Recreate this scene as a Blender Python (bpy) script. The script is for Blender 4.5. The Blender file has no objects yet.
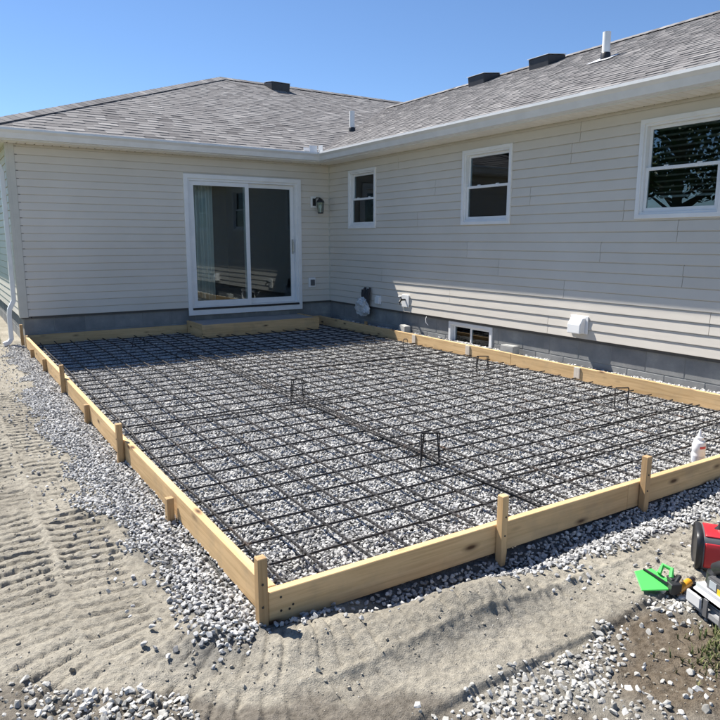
import bpy, bmesh, math, random
import numpy as np
from mathutils import Matrix, Vector
random.seed(7); RNG = np.random.default_rng(11)
S = bpy.context.scene
C = S.collection

# ------------------------------------------------------------------ camera, sky, sun, exposure
yaw, pitch, roll = 0.5684, -0.1804, 0.0011
CAM = Vector((-5.7434, -9.9609, 1.0337))
fw = Vector((math.sin(yaw)*math.cos(pitch), math.cos(yaw)*math.cos(pitch), math.sin(pitch)))
rt = Vector((math.cos(yaw), -math.sin(yaw), 0)); up = rt.cross(fw)
r2 = rt*math.cos(roll)+up*math.sin(roll); u2 = up*math.cos(roll)-rt*math.sin(roll)
cd = bpy.data.cameras.new('camera'); cam = bpy.data.objects.new('camera', cd); C.objects.link(cam)
cd.sensor_width = 36; cd.lens = 36*658.58/720; cd.clip_start = .05; cd.clip_end = 3000
cam.matrix_world = Matrix(((r2.x, u2.x, -fw.x, CAM.x), (r2.y, u2.y, -fw.y, CAM.y), (r2.z, u2.z, -fw.z, CAM.z), (0, 0, 0, 1)))
S.camera = cam

SX, SY = .248, .69                      # metres a shadow moves in +x / -y for each metre of drop
sund = Vector((-SX, SY, 1)).normalized()
elev = math.asin(sund.z); azim = math.atan2(sund.x, sund.y)
W = bpy.data.worlds.new('World'); S.world = W; W.use_nodes = True
wn = W.node_tree.nodes; wl = W.node_tree.links
sky = wn.new('ShaderNodeTexSky'); sky.sky_type = 'NISHITA'; sky.sun_disc = False
sky.sun_elevation = elev; sky.sun_rotation = azim; sky.altitude = 1500; sky.air_density = 1.0; sky.dust_density = 0; sky.ozone_density = 7
wl.new(sky.outputs[0], wn['Background'].inputs[0]); wn['Background'].inputs[1].default_value = .082
ld = bpy.data.lights.new('sun', 'SUN'); ld.energy = 5.0; ld.angle = math.radians(.53); ld.color = (1, .955, .88)
sun = bpy.data.objects.new('sun', ld); C.objects.link(sun)
sun.rotation_euler = (-sund).to_track_quat('-Z', 'Y').to_euler(); sun.location = (-5, 10, 15)
S.view_settings.view_transform = 'Standard'; S.view_settings.look = 'None'
S.view_settings.exposure = .92; S.view_settings.gamma = 1

# ------------------------------------------------------------------ helpers
def vnoise(x, y, scale, seed=0):
    x = np.asarray(x, float)/scale; y = np.asarray(y, float)/scale
    xi = np.floor(x).astype(np.int64); yi = np.floor(y).astype(np.int64)
    fx = x-xi; fy = y-yi; fx = fx*fx*(3-2*fx); fy = fy*fy*(3-2*fy)
    def h(a, b):
        n = (a*374761393+b*668265263+seed*1274126177) & 0xffffffff
        n = ((n ^ (n >> 13))*1274126177) & 0xffffffff
        n = (n ^ (n >> 16)) & 0xffff
        return n/32767.5-1
    return (h(xi, yi)*(1-fx)+h(xi+1, yi)*fx)*(1-fy)+(h(xi, yi+1)*(1-fx)+h(xi+1, yi+1)*fx)*fy
def fbm(x, y, scale, oct=4, seed=0, gain=.5):
    r = 0; a = 1
    for i in range(oct):
        r = r+a*vnoise(x, y, scale/2**i, seed+i*17); a *= gain
    return r
def sstep(a, b, x):
    t = np.clip((x-a)/(b-a), 0, 1); return t*t*(3-2*t)

def tag(o, label=None, cat=None, group=None, kind=None):
    if label: o['label'] = label
    if cat: o['category'] = cat
    if group: o['group'] = group
    if kind: o['kind'] = kind
    return o
def empty(name, loc=(0, 0, 0), rz=0):
    o = bpy.data.objects.new(name, None); C.objects.link(o); o.location = loc; o.rotation_euler = (0, 0, rz)
    o.empty_display_size = .1
    return o
def link(name, me, parent=None, loc=None):
    o = bpy.data.objects.new(name, me); C.objects.link(o)
    if parent is not None: o.parent = parent
    if loc is not None: o.location = loc
    return o
def mk(name, verts, faces, mat, parent=None, smooth=False, loc=None):
    me = bpy.data.meshes.new(name); me.from_pydata([tuple(v) for v in verts], [], faces); me.update()
    if mat: me.materials.append(mat)
    if smooth: me.polygons.foreach_set('use_smooth', [True]*len(me.polygons))
    return link(name, me, parent, loc)
class MB:
    """collects shapes of ONE part"""
    def __init__(s): s.v = []; s.f = []
    def add(s, v, f):
        n = len(s.v); s.v += [tuple(q) for q in v]; s.f += [tuple(i+n for i in q) for q in f]; return s
    def box(s, a, b, fn=None):
        x0, y0, z0 = a; x1, y1, z1 = b
        v = [(x0, y0, z0), (x1, y0, z0), (x1, y1, z0), (x0, y1, z0), (x0, y0, z1), (x1, y0, z1), (x1, y1, z1), (x0, y1, z1)]
        if fn: v = [fn(*q) for q in v]
        return s.add(v, [(0, 3, 2, 1), (4, 5, 6, 7), (0, 1, 5, 4), (1, 2, 6, 5), (2, 3, 7, 6), (3, 0, 4, 7)])
    def tube(s, pts, r, n=8, cap=True):
        pts = [Vector(p) for p in pts]; rings = []
        rr = r if isinstance(r, (list, tuple)) else [r]*len(pts)
        for i, p in enumerate(pts):
            t = (pts[min(i+1, len(pts)-1)]-pts[max(i-1, 0)]).normalized()
            a = t.orthogonal() if abs(t.z) > .9 else t.cross(Vector((0, 0, 1)))
            a.normalize(); b = t.cross(a)
            rings.append([p+(a*math.cos(2*math.pi*k/n)+b*math.sin(2*math.pi*k/n))*rr[i] for k in range(n)])
        v = [q for r_ in rings for q in r_]; f = []
        for i in range(len(pts)-1):
            for k in range(n):
                f.append((i*n+k, i*n+(k+1) % n, (i+1)*n+(k+1) % n, (i+1)*n+k))
        if cap: f += [tuple(range(n))[::-1], tuple((len(pts)-1)*n+k for k in range(n))]
        return s.add(v, f)
    def lathe(s, prof, c=(0, 0, 0), n=20, sx=1, sy=1):
        v = []; f = []
        for r, z in prof:
            v += [(c[0]+sx*r*math.cos(2*math.pi*k/n), c[1]+sy*r*math.sin(2*math.pi*k/n), c[2]+z) for k in range(n)]
        for i in range(len(prof)-1):
            for k in range(n): f.append((i*n+k, i*n+(k+1) % n, (i+1)*n+(k+1) % n, (i+1)*n+k))
        f += [tuple(range(n))[::-1], tuple((len(prof)-1)*n+k for k in range(n))]
        return s.add(v, f)
    def extr(s, prof, u0, u1, fn):
        """closed profile of (o,z), swept from u0 to u1; fn(u,o,z)->xyz"""
        n = len(prof)
        v = [fn(u0, o, z) for o, z in prof]+[fn(u1, o, z) for o, z in prof]
        f = [(i, (i+1) % n, n+(i+1) % n, n+i) for i in range(n)]+[tuple(range(n))[::-1], tuple(range(n, 2*n))]
        return s.add(v, f)
    def ring(s, u0, u1, z0, z1, w, o0, o1, fn, wb=None, wt=None):
        wb = w if wb is None else wb; wt = w if wt is None else wt
        O = [(u0, z0), (u1, z0), (u1, z1), (u0, z1)]; I = [(u0+w, z0+wb), (u1-w, z0+wb), (u1-w, z1-wt), (u0+w, z1-wt)]
        v = [fn(u, o, z) for o in (o0, o1) for L in (O, I) for u, z in L]; f = []
        for k in range(4):
            l = (k+1) % 4
            f += [(8+k, 8+l, 12+l, 12+k), (l, k, 4+k, 4+l), (k, l, 8+l, 8+k), (4+l, 4+k, 12+k, 12+l)]
        return s.add(v, f)
    def build(s, name, mat, parent=None, bevel=0, smooth=False, seg=1, loc=None):
        me = bpy.data.meshes.new(name); me.from_pydata(s.v, [], s.f)
        bm = bmesh.new(); bm.from_mesh(me)
        bmesh.ops.recalc_face_normals(bm, faces=bm.faces)
        if bevel:
            bmesh.ops.bevel(bm, geom=[e for e in bm.edges if e.calc_face_angle(0) > .3], offset=bevel, segments=seg, affect='EDGES', clamp_overlap=True)
        if smooth:
            for p in bm.faces: p.smooth = True
            for e in bm.edges:
                if e.calc_face_angle(0) > .7: e.smooth = False
        bm.to_mesh(me); bm.free()
        if mat: me.materials.append(mat)
        return link(name, me, parent, loc)

# ------------------------------------------------------------------ materials
def N(nt, typ, **kw):
    n = nt.nodes.new(typ)
    for k, v in kw.items():
        if k in ('inp',):
            for a, b in v.items(): n.inputs[a].default_value = b
        else: setattr(n, k, v)
    return n
def base(name, col=(.5, .5, .5), rough=.6, metal=0, spec=.5):
    m = bpy.data.materials.new(name); m.use_nodes = True
    p = m.node_tree.nodes['Principled BSDF']
    p.inputs['Base Color'].default_value = (*col, 1); p.inputs['Roughness'].default_value = rough; p.inputs['Metallic'].default_value = metal
    p.inputs['Specular IOR Level'].default_value = spec
    return m, m.node_tree, p
def ramp(nt, fac, stops):
    r = nt.nodes.new('ShaderNodeValToRGB'); e = r.color_ramp.elements
    while len(e) < len(stops): e.new(.5)
    for el, (pos, c) in zip(e, stops): el.position = pos; el.color = (*c, 1) if len(c) == 3 else c
    nt.links.new(fac, r.inputs[0]); return r.outputs[0]
def noise(nt, vec, scale, detail=4, rough=.55, dist=0):
    n = N(nt, 'ShaderNodeTexNoise', inp={'Scale': scale, 'Detail': detail, 'Roughness': rough, 'Distortion': dist})
    if vec is not None: nt.links.new(vec, n.inputs['Vector'])
    return n.outputs[0]
def mix(nt, fac, a, b, mode='MIX'):
    n = N(nt, 'ShaderNodeMix', data_type='RGBA', blend_type=mode)
    for s_, v in ((n.inputs['Factor'], fac), (n.inputs['A'], a), (n.inputs['B'], b)):
        if isinstance(v, (int, float)): s_.default_value = v
        elif isinstance(v, tuple): s_.default_value = (*v, 1)
        else: nt.links.new(v, s_)
    return n.outputs['Result']
def math_(nt, op, a, b=None, clamp=False):
    n = N(nt, 'ShaderNodeMath', operation=op, use_clamp=clamp)
    for i, v in enumerate((a, b)):
        if v is None: continue
        if isinstance(v, (int, float)): n.inputs[i].default_value = v
        else: nt.links.new(v, n.inputs[i])
    return n.outputs[0]
def bump(nt, p, h, strength=.4, dist=.01):
    b = N(nt, 'ShaderNodeBump', inp={'Strength': strength, 'Distance': dist}); nt.links.new(h, b.inputs['Height']); nt.links.new(b.outputs[0], p.inputs['Normal'])
def objco(nt): return N(nt, 'ShaderNodeTexCoord').outputs['Object']
def geopos(nt): return N(nt, 'ShaderNodeNewGeometry').outputs['Position']
def mapping(nt, vec, scale=(1, 1, 1), loc=None):
    m = N(nt, 'ShaderNodeMapping'); m.inputs['Scale'].default_value = scale; nt.links.new(vec, m.inputs['Vector'])
    if loc is not None: nt.links.new(loc, m.inputs['Location'])
    return m.outputs[0]

def simple(name, col, rough=.5, metal=0, var=.06, nscale=6, bmp=0, bscale=60, spec=.5):
    m, nt, p = base(name, col, rough, metal, spec)
    n = noise(nt, geopos(nt), nscale, 5)
    d = tuple(c*(1-var*2) for c in col); l = tuple(min(1, c*(1+var*1.5)) for c in col)
    nt.links.new(ramp(nt, n, [(.3, d), (.7, l)]), p.inputs['Base Color'])
    if bmp: bump(nt, p, noise(nt, geopos(nt), bscale, 4), bmp, .004)
    return m

def wood_mat(name, light, dark, knot=(.10, .05, .025)):
    m, nt, p = base(name, light, .72, 0, .25)
    oi = N(nt, 'ShaderNodeObjectInfo'); off = N(nt, 'ShaderNodeVectorMath', operation='SCALE'); off.inputs['Scale'].default_value = 37
    cmb = N(nt, 'ShaderNodeCombineXYZ'); 
    for k in range(3): nt.links.new(oi.outputs['Random'], cmb.inputs[k])
    nt.links.new(cmb.outputs[0], off.inputs[0])
    oc = objco(nt)
    g = noise(nt, mapping(nt, oc, (1.1, 26, 26), off.outputs[0]), 2.2, 6, .6, .6)
    g2 = noise(nt, mapping(nt, oc, (.8, 5, 5), off.outputs[0]), 1.3, 3, .5)
    c = ramp(nt, g, [(.28, dark), (.5, tuple((a*.35+b*.65) for a, b in zip(dark, light))), (.72, light)])
    tone = ramp(nt, g2, [(.3, (.80, .76, .70)), (.7, (1.06, 1.03, 1.0))])
    c = mix(nt, 1.0, c, tone, 'MULTIPLY')
    v = N(nt, 'ShaderNodeTexVoronoi', inp={'Scale': 1.0, 'Randomness': 1.0}); nt.links.new(mapping(nt, oc, (3.1, 9, 9), off.outputs[0]), v.inputs['Vector'])
    k = ramp(nt, v.outputs['Distance'], [(.06, (1, 1, 1)), (.13, (.35, .35, .35)), (.2, (0, 0, 0))])
    c = mix(nt, k, c, knot)
    dirt = noise(nt, geopos(nt), 5, 5, .6)
    c = mix(nt, ramp(nt, dirt, [(.52, (0, 0, 0)), (.75, (.35, .35, .35))]), c, (.24, .20, .15))
    nt.links.new(c, p.inputs['Base Color']); bump(nt, p, g, .25, .002)
    return m
M = {}
M['form'] = wood_mat('form_lumber', (.75, .535, .295), (.54, .36, .18))
M['stake'] = wood_mat('stake_lumber', (.56, .39, .21), (.35, .225, .115))
M['pale'] = wood_mat('pale_wood', (.74, .68, .60), (.58, .50, .42))

def siding_mat():
    m, nt, p = base('vinyl_siding', (.50, .47, .425), .5, 0, .35)
    g = geopos(nt); n = noise(nt, g, 1.3, 4); n2 = noise(nt, mapping(nt, g, (3, 3, 60)), 1, 4)
    oi = N(nt, 'ShaderNodeObjectInfo')
    c = ramp(nt, n, [(.3, (.625, .58, .515)), (.7, (.675, .63, .565))])
    t = ramp(nt, oi.outputs['Random'], [(0, (.965, .965, .965)), (1, (1.03, 1.03, 1.03))])
    nt.links.new(mix(nt, 1.0, c, t, 'MULTIPLY'), p.inputs['Base Color'])
    h = math_(nt, 'ADD', math_(nt, 'MULTIPLY', noise(nt, mapping(nt, g, (2.2, 2.2, 9)), 1, 2), 1.0), math_(nt, 'MULTIPLY', noise(nt, mapping(nt, g, (50, 50, 260)), 1, 2), .06))
    bump(nt, p, h, .35, .006)
    return m
M['siding'] = siding_mat()
M['corner'] = simple('corner_vinyl', (.55, .53, .475), .45, var=.03)
M['white'] = simple('white_vinyl', (.80, .80, .80), .35, var=.025)
M['gutter'] = simple('white_aluminium', (.74, .75, .76), .38, var=.03)
M['soffit'] = simple('soffit_vinyl', (.80, .77, .70), .5, var=.03)
M['sheath'] = simple('sheathing', (.10, .095, .09), .9)
M['black'] = simple('black_metal', (.018, .018, .019), .45, var=.1)
M['rubber'] = simple('black_plastic', (.022, .022, .024), .42, var=.1, bmp=.1, bscale=300)
M['steel'] = simple('brushed_steel', (.55, .55, .54), .3, 1, var=.05)
M['pvc'] = simple('white_pvc', (.80, .80, .79), .4, var=.03)
M['alu'] = simple('bare_flashing', (.80, .81, .83), .35, .2, var=.03)
M['vent'] = simple('roof_vent_metal', (.045, .045, .05), .5, .3, var=.1)
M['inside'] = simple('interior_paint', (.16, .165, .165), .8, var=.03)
M['curtain'] = simple('curtain_cloth', (.78, .78, .75), .9, var=.03)
M['blind'] = simple('blind_slats', (.45, .46, .47), .5, var=.03)

def glass_mat():
    m, nt, p = base('window_glass'); nt.nodes.remove(p)
    out = nt.nodes['Material Output']
    tr = N(nt, 'ShaderNodeBsdfTransparent'); tr.inputs[0].default_value = (.80, .86, .86, 1)
    gl = N(nt, 'ShaderNodeBsdfGlossy'); gl.inputs['Roughness'].default_value = .0; gl.inputs['Color'].default_value = (.92, .97, 1, 1)
    f = N(nt, 'ShaderNodeFresnel'); f.inputs['IOR'].default_value = 1.62
    g = geopos(nt); b = N(nt, 'ShaderNodeBump', inp={'Strength': .02, 'Distance': .01}); nt.links.new(noise(nt, g, 2.2, 1), b.inputs['Height'])
    nt.links.new(b.outputs[0], gl.inputs['Normal'])
    mx = N(nt, 'ShaderNodeMixShader'); nt.links.new(f.outputs[0], mx.inputs[0]); nt.links.new(tr.outputs[0], mx.inputs[1]); nt.links.new(gl.outputs[0], mx.inputs[2])
    nt.links.new(mx.outputs[0], out.inputs[0]); return m
M['glass'] = glass_mat()

def block_mat():
    m, nt, p = base('concrete_block', (.2, .2, .2), .92, 0, .2); g = geopos(nt)
    oi = N(nt, 'ShaderNodeObjectInfo')
    c = ramp(nt, noise(nt, g, 3.5, 6, .65), [(.3, (.20, .205, .21)), (.55, (.27, .27, .268)), (.75, (.38, .375, .355))])
    t = ramp(nt, oi.outputs['Random'], [(0, (.85, .85, .86)), (1, (1.1, 1.1, 1.08))])
    nt.links.new(mix(nt, 1, c, t, 'MULTIPLY'), p.inputs['Base Color'])
    bump(nt, p, noise(nt, g, 180, 5, .7), .5, .006); return m
M['block'] = block_mat()
M['mortar'] = simple('mortar', (.26, .26, .25), .95, bmp=.4, bscale=200)
M['conc'] = simple('pale_concrete', (.42, .42, .40), .9, var=.08, bmp=.3, bscale=150)

def shingle_mat():
    m, nt, p = base('asphalt_shingle', (.2, .19, .19), .95, 0, .15); g = geopos(nt)
    a = N(nt, 'ShaderNodeAttribute', attribute_name='tint')
    c = ramp(nt, a.outputs['Fac'], [(0, (.105, .100, .103)), (.4, (.20, .192, .192)), (.75, (.285, .275, .272)), (1, (.37, .355, .345))])
    gr = ramp(nt, noise(nt, g, 160, 3, .7), [(.3, (.72, .72, .72)), (.7, (1.22, 1.22, 1.22))])
    nt.links.new(mix(nt, 1, c, gr, 'MULTIPLY'), p.inputs['Base Color'])
    bump(nt, p, noise(nt, g, 260, 3, .7), .5, .004); return m
M['shingle'] = shingle_mat()

def rebar_mat():
    m, nt, p = base('rebar_steel', (.05, .045, .04), .55, .55, .4); g = geopos(nt)
    nt.links.new(ramp(nt, noise(nt, g, 7, 5, .65), [(.35, (.030, .030, .032)), (.6, (.055, .05, .048)), (.8, (.13, .075, .045))]), p.inputs['Base Color'])
    wv = N(nt, 'ShaderNodeTexWave', inp={'Scale': 18, 'Distortion': 0}); wv.bands_direction = 'DIAGONAL'; nt.links.new(g, wv.inputs['Vector'])
    bump(nt, p, wv.outputs['Fac'], .6, .004); return m
M['rebar'] = rebar_mat()

def stone_mat(name, stops):
    m, nt, p = base(name, (.4, .4, .4), .9, 0, .25)
    a = N(nt, 'ShaderNodeAttribute', attribute_name='tint', attribute_type='INSTANCER')
    c = ramp(nt, a.outputs['Fac'], stops)
    n = noise(nt, geopos(nt), 90, 4, .6)
    nt.links.new(mix(nt, 1, c, ramp(nt, n, [(.3, (.82, .82, .82)), (.7, (1.14, 1.14, 1.14))]), 'MULTIPLY'), p.inputs['Base Color'])
    bump(nt, p, n, .4, .003); return m
M['stone'] = stone_mat('crushed_stone', [(0, (.20, .20, .20)), (.4, (.42, .415, .405)), (.8, (.58, .575, .56)), (1, (.74, .73, .70))])
M['pebble'] = stone_mat('dirt_clod', [(0, (.19, .175, .145)), (.6, (.31, .28, .23)), (.85, (.36, .34, .29)), (1, (.60, .585, .54))])
M['river'] = stone_mat('pale_stone', [(0, (.20, .195, .18)), (.35, (.34, .33, .305)), (.75, (.50, .485, .45)), (1, (.68, .66, .62))])

def ground_mat():
    m, nt, p = base('bare_ground', (.3, .27, .22), .97, 0, .1); g = geopos(nt)
    z = N(nt, 'ShaderNodeVertexColor', layer_name='zone')
    sep = N(nt, 'ShaderNodeSeparateColor'); nt.links.new(z.outputs[0], sep.inputs[0])
    n1 = noise(nt, g, 2.0, 6, .62); n2 = noise(nt, g, 40, 6, .7); n3 = noise(nt, g, 210, 3, .7)
    c = ramp(nt, n1, [(.3, (.275, .252, .208)), (.5, (.365, .336, .28)), (.72, (.45, .418, .352))])
    c = mix(nt, 1, c, ramp(nt, n2, [(.3, (.70, .70, .70)), (.7, (1.2, 1.19, 1.17))]), 'MULTIPLY')
    c = mix(nt, 1, c, ramp(nt, n3, [(.3, (.82, .82, .82)), (.7, (1.16, 1.16, 1.16))]), 'MULTIPLY')
    c = mix(nt, ramp(nt, noise(nt, g, 130, 2, .6), [(.64, (0, 0, 0)), (.70, (.7, .7, .7))]), c, (.10, .092, .078))
    c = mix(nt, ramp(nt, noise(nt, g, 95, 2, .5), [(.70, (0, 0, 0)), (.75, (.8, .8, .8))]), c, (.55, .53, .48))
    fine = ramp(nt, n2, [(.35, (.085, .085, .083)), (.65, (.18, .178, .172))])      # stone dust, darkened to paint the shade in gaps between gravel stones
    c = mix(nt, sep.outputs[0], c, fine)
    soil = ramp(nt, n2, [(.35, (.10, .078, .055)), (.65, (.20, .165, .125))])
    c = mix(nt, sep.outputs[1], c, soil)
    gr = ramp(nt, noise(nt, g, 3, 5), [(.35, (.05, .085, .025)), (.65, (.10, .14, .045))])
    c = mix(nt, sep.outputs[2], c, gr)
    nt.links.new(c, p.inputs['Base Color'])
    bump(nt, p, math_(nt, 'ADD', n2, math_(nt, 'MULTIPLY', n3, .5)), .9, .016); return m
M['ground'] = ground_mat()

def leaf_mat():
    m, nt, p = base('grass_blade', (.1, .14, .04), .7, 0, .2)
    a = N(nt, 'ShaderNodeAttribute', attribute_name='tint')
    nt.links.new(ramp(nt, a.outputs['Fac'], [(0, (.05, .08, .025)), (.5, (.12, .14, .05)), (1, (.32, .28, .15))]), p.inputs['Base Color']); return m
M['grass'] = leaf_mat()

# ------------------------------------------------------------------ dimensions (z = 0 is the lower edge of the siding)
XW = -4.83; HS = 2.266; ZF = -.25; BH = .14; BT = .038
XL, XR = -4.824, -.241
def yfront(x): return -7.956-.0127*x
PITCH = .4167; EO = .37; EZ = 2.40; DB, DW = 5.2, 4.3
YEND = -12.0                            # the wing runs on past the frame
ZG = -.392                              # gravel bed

# ------------------------------------------------------------------ ground
CX, CY, R0 = -4.6, -7.45, .82
def track_coords(x, y):
    """along-track and across-track coordinates of the machine path that turns round the form corner"""
    s = np.where(y > CY, -y, 0.); t = np.where(y > CY, x-(CX-R0), 0.)
    fr = (x > CX) & (y <= CY); s = np.where(fr, -CY+R0*math.pi/2+(x-CX), s); t = np.where(fr, (CY-R0)*-1+y, t)
    tn = (x <= CX) & (y <= CY); r = np.hypot(x-CX, y-CY); th = np.arctan2(CY-y, CX-x)
    s = np.where(tn, -CY+R0*th, s); t = np.where(tn, R0-r, t)
    return s, t
def gravel_edge_left(y): return np.interp(y, [-7.9, -7.6, -7.35, -6.5, -5.6, -4.2, -1, 0], [-4.95, -5.10, -5.08, -5.14, -5.12, -5.13, -5.0, -4.98])
def gravel_edge_front(x): return np.interp(x, [-4.8, -4.5, -4.15, -3.85, -3.52, -3.0, -2.1, 0], [-7.90, -7.93, -8.04, -8.08, -8.16, -8.2, -8.26, -8.3])
def ground_h(x, y):
    h = np.full(np.shape(x), -.405)
    h = h+.012*fbm(x, y, .9, 3, 1)
    d_in = np.maximum.reduce([XL-x, yfront(x)-y, np.zeros_like(x)])        # distance outside the forms (left / front)
    front = (y < yfront(x)) & (x > XL-.1)
    h = h+np.where(y < -7.6, .025*sstep(-5.0, -4.2, x), 0)*sstep(-7.6, -7.95, y)
    # spoil pushed up against the front board and the corner
    h = h+.085*np.exp(-(((x+4.12)/.34)**2+((y+8.17)/.13)**2))+.05*np.exp(-(((x+4.75)/.25)**2+((y+8.05)/.13)**2))
    h = h-.03*np.exp(-(((y-(yfront(x)-.06))/.07)**2))*sstep(-4.75, -4.4, x)*sstep(-3.0, -3.6, x)*(y < -7.5)
    h = h-.042*np.exp(-(((y-(yfront(x)-.10))/.10)**2))*sstep(-4.6, -4.2, x)*(y < -7.5)
    h = h+.03*np.exp(-(((x+5.0)/.22)**2+((y+7.82)/.12)**2))
    # tread marks
    s, t = track_coords(x, y)
    wob = .018*fbm(x, y, .35, 2, 31)
    for lo, hi, ph, lug, a0 in ((-.27, -.015, .0, .077, .036), (.015, .27, .43, .079, .034)):
        m = sstep(lo-.012, lo+.02, t+wob)*sstep(hi+.012, hi-.02, t+wob)
        q = (s+wob*.9+.10*(t-lo)*(1 if lo < 0 else -1))/lug+ph
        k = np.floor(q); u = q-k
        prof = -sstep(.52, .60, u)*sstep(1.0, .64, u)
        row = .78+.22*vnoise(k*3.7, t*0+ph*10, 1., 5)
        wear = np.clip(.78+.8*fbm(x, y, .6, 3, 41)+.55*fbm(x, y, .13, 2, 43), .18, 1.25)
        wear = wear*(.34+.66*sstep(-7.25, -6.75, y)+.85*sstep(-4.3, -3.8, x)*(y < -7.8))
        h = h+m*(a0*wear*row*prof)
    h = h-.022*sstep(-.268, -.290, t+wob)*(y < -7.4)*sstep(-5.35, -5.0, x)        # ledge at the outer edge of the track
    h = h+.005*np.exp(-(((t+wob*1.4)/.02)**2))-.013*sstep(.012, -.012, t+wob*1.2)*(y < -7.5)*sstep(-5.0, -4.7, x)*sstep(-3.5, -3.8, x)
    # clods and grain
    near = sstep(-.35, -.2, t)
    h = h+.0042*fbm(x, y, .13, 3, 51)+.0036*fbm(x, y, .026, 2, 71)+.0038*np.clip(np.abs(fbm(x, y, .045, 3, 73))-.35, 0, 1)*2
    rough = np.exp(-(((x+5.0)/.2)**2+((y+7.85)/.14)**2))+np.exp(-(((x+4.3)/.5)**2+((y+8.28)/.07)**2))*.8
    h = h+rough*.014*np.abs(fbm(x, y, .05, 3, 81))
    # gravel borders keep low; house and slab areas
    far = np.hypot(x+4.5, y+5)
    h = h+.10*sstep(12, 60, far)*fbm(x, y, 14, 2, 91)
    return h
def axis(fine0, fine1, step, far0, far1):
    a = list(np.arange(fine0, fine1+1e-9, step)); d = step; v = a[-1]
    while v < far1: d *= 1.22; v += d; a.append(v)
    d = step; v = a[0]; b = []
    while v > far0: d *= 1.22; v -= d; b.append(v)
    return np.array(b[::-1]+a)
def grid_mesh(name, xs, ys, hf, keep, mat, zone):
    X, Y = np.meshgrid(xs, ys); Z = hf(X, Y); nx, ny = len(xs), len(ys)
    co = np.stack([X, Y, Z], -1).reshape(-1, 3)
    i, j = np.meshgrid(np.arange(nx-1), np.arange(ny-1)); a = (j*nx+i)
    q = np.stack([a, a+1, a+nx+1, a+nx], -1).reshape(-1, 4)
    cx = (X[:-1, :-1]+X[1:, 1:])/2; cy = (Y[:-1, :-1]+Y[1:, 1:])/2
    q = q[keep(cx, cy).reshape(-1)]
    used = np.unique(q); remap = np.full(len(co), -1); remap[used] = np.arange(len(used)); co = co[used]; q = remap[q]
    me = bpy.data.meshes.new(name); me.vertices.add(len(co)); me.vertices.foreach_set('co', co.astype(np.float32).ravel())
    me.loops.add(q.size); me.loops.foreach_set('vertex_index', q.ravel().astype(np.int32))
    me.polygons.add(len(q)); me.polygons.foreach_set('loop_start', (np.arange(len(q))*4).astype(np.int32))
    me.polygons.foreach_set('use_smooth', np.ones(len(q), bool))
    me.update(calc_edges=True)
    z = zone(co[:, 0], co[:, 1]); ca = me.color_attributes.new('zone', 'FLOAT_COLOR', 'POINT')
    ca.data.foreach_set('color', np.concatenate([z, np.ones((len(co), 1))], 1).astype(np.float32).ravel())
    me.materials.append(mat); return link(name, me)
def patch_mask(x, y):          # loose stone patch at the lower right, beyond the track
    n = .05*fbm(x, y, .25, 3, 101)
    e = np.interp(x, [-5.2, -4.67, -4.2, -3.86, -3.45, -3.2, -2.5], [-8.68, -8.56, -8.55, -8.57, -8.50, -8.55, -8.66])
    a = sstep(e+n+.02, e+n-.03, y)
    return a
def soil_mask(x, y):
    n = .08*fbm(x, y, .3, 3, 111)
    return patch_mask(x, y)*sstep(.42, .2, np.hypot((x+3.66)/1.2, (y+8.86)/.9)+n)
def zone(x, y):
    n = .05*fbm(x, y, .2, 3, 121)
    gl = sstep(.01, .09, x-gravel_edge_left(y)+n)*(y < .3)*(x < XL+.1)*sstep(-8.0, -7.85, y)
    gf = sstep(.0, .05, y-gravel_edge_front(x)+n)*(y < -7.7)*(x > -4.75)
    bl = bl_mask(x, y)
    crumb = .75*np.exp(-(((x+5.02)/.20)**2+((y+7.90)/.11)**2))+.4*np.exp(-(((x+4.2)/.5)**2+((y+8.33)/.05)**2))
    g = np.maximum.reduce([gl, gf, bl*.6, patch_mask(x, y)*.45, np.clip(crumb+n*1.5*(crumb > .1), 0, 1)])
    inside = (x > XL) & (y > yfront(x)) & (x < .2) & (y < .2); g = np.where(inside, 1, g)
    soil = np.maximum(soil_mask(x, y), bl*.5)
    gr = sstep(.25, .7, y+n*4)*sstep(-5.02, -5.12, x+n)
    gr = np.maximum(gr, sstep(9, 12, np.hypot(x+4, y+6)+n*10))
    return np.stack([g*(1-gr), soil, gr], -1)
def bl_mask(x, y):
    n = .05*fbm(x, y, .2, 3, 131)
    return sstep(-.02, .05, (-5.50-x)*.62+(-7.86-y)*.78+n+.06)
xs = axis(-5.95, -2.3, .0070, -420, 420); ys = axis(-9.2, -3.0, .0070, -420, 420)
def keep(cx, cy):
    ins = (cx > XL+.03) & (cx < 9) & (cy > yfront(cx)+.03) & (cy < .1)
    return ~ins
ground = grid_mesh('ground', xs, ys, ground_h, keep, M['ground'], zone)
tag(ground, 'bare tan dirt with tread marks around the forms, grass farther off', 'ground', kind='structure')
bx = np.arange(XL+.0, .12, .06); by = np.arange(-8.0, .12, .06)
def bed_h(x, y): return np.where(x > XR, -.305, ZG-.010)+.008*fbm(x, y, .5, 3, 141)
bed = grid_mesh('gravel_bed', np.concatenate([bx[bx < XR], [XR-.02, XR-.019], bx[bx > XR]]), by, bed_h, lambda a, b: (b > yfront(a)+.01), M['ground'], lambda x, y: np.tile([1., 0, 0], (len(x), 1)))
tag(bed, 'compacted stone dust bed inside the timber forms, darkened as shade between stones', 'ground', kind='structure')

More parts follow.
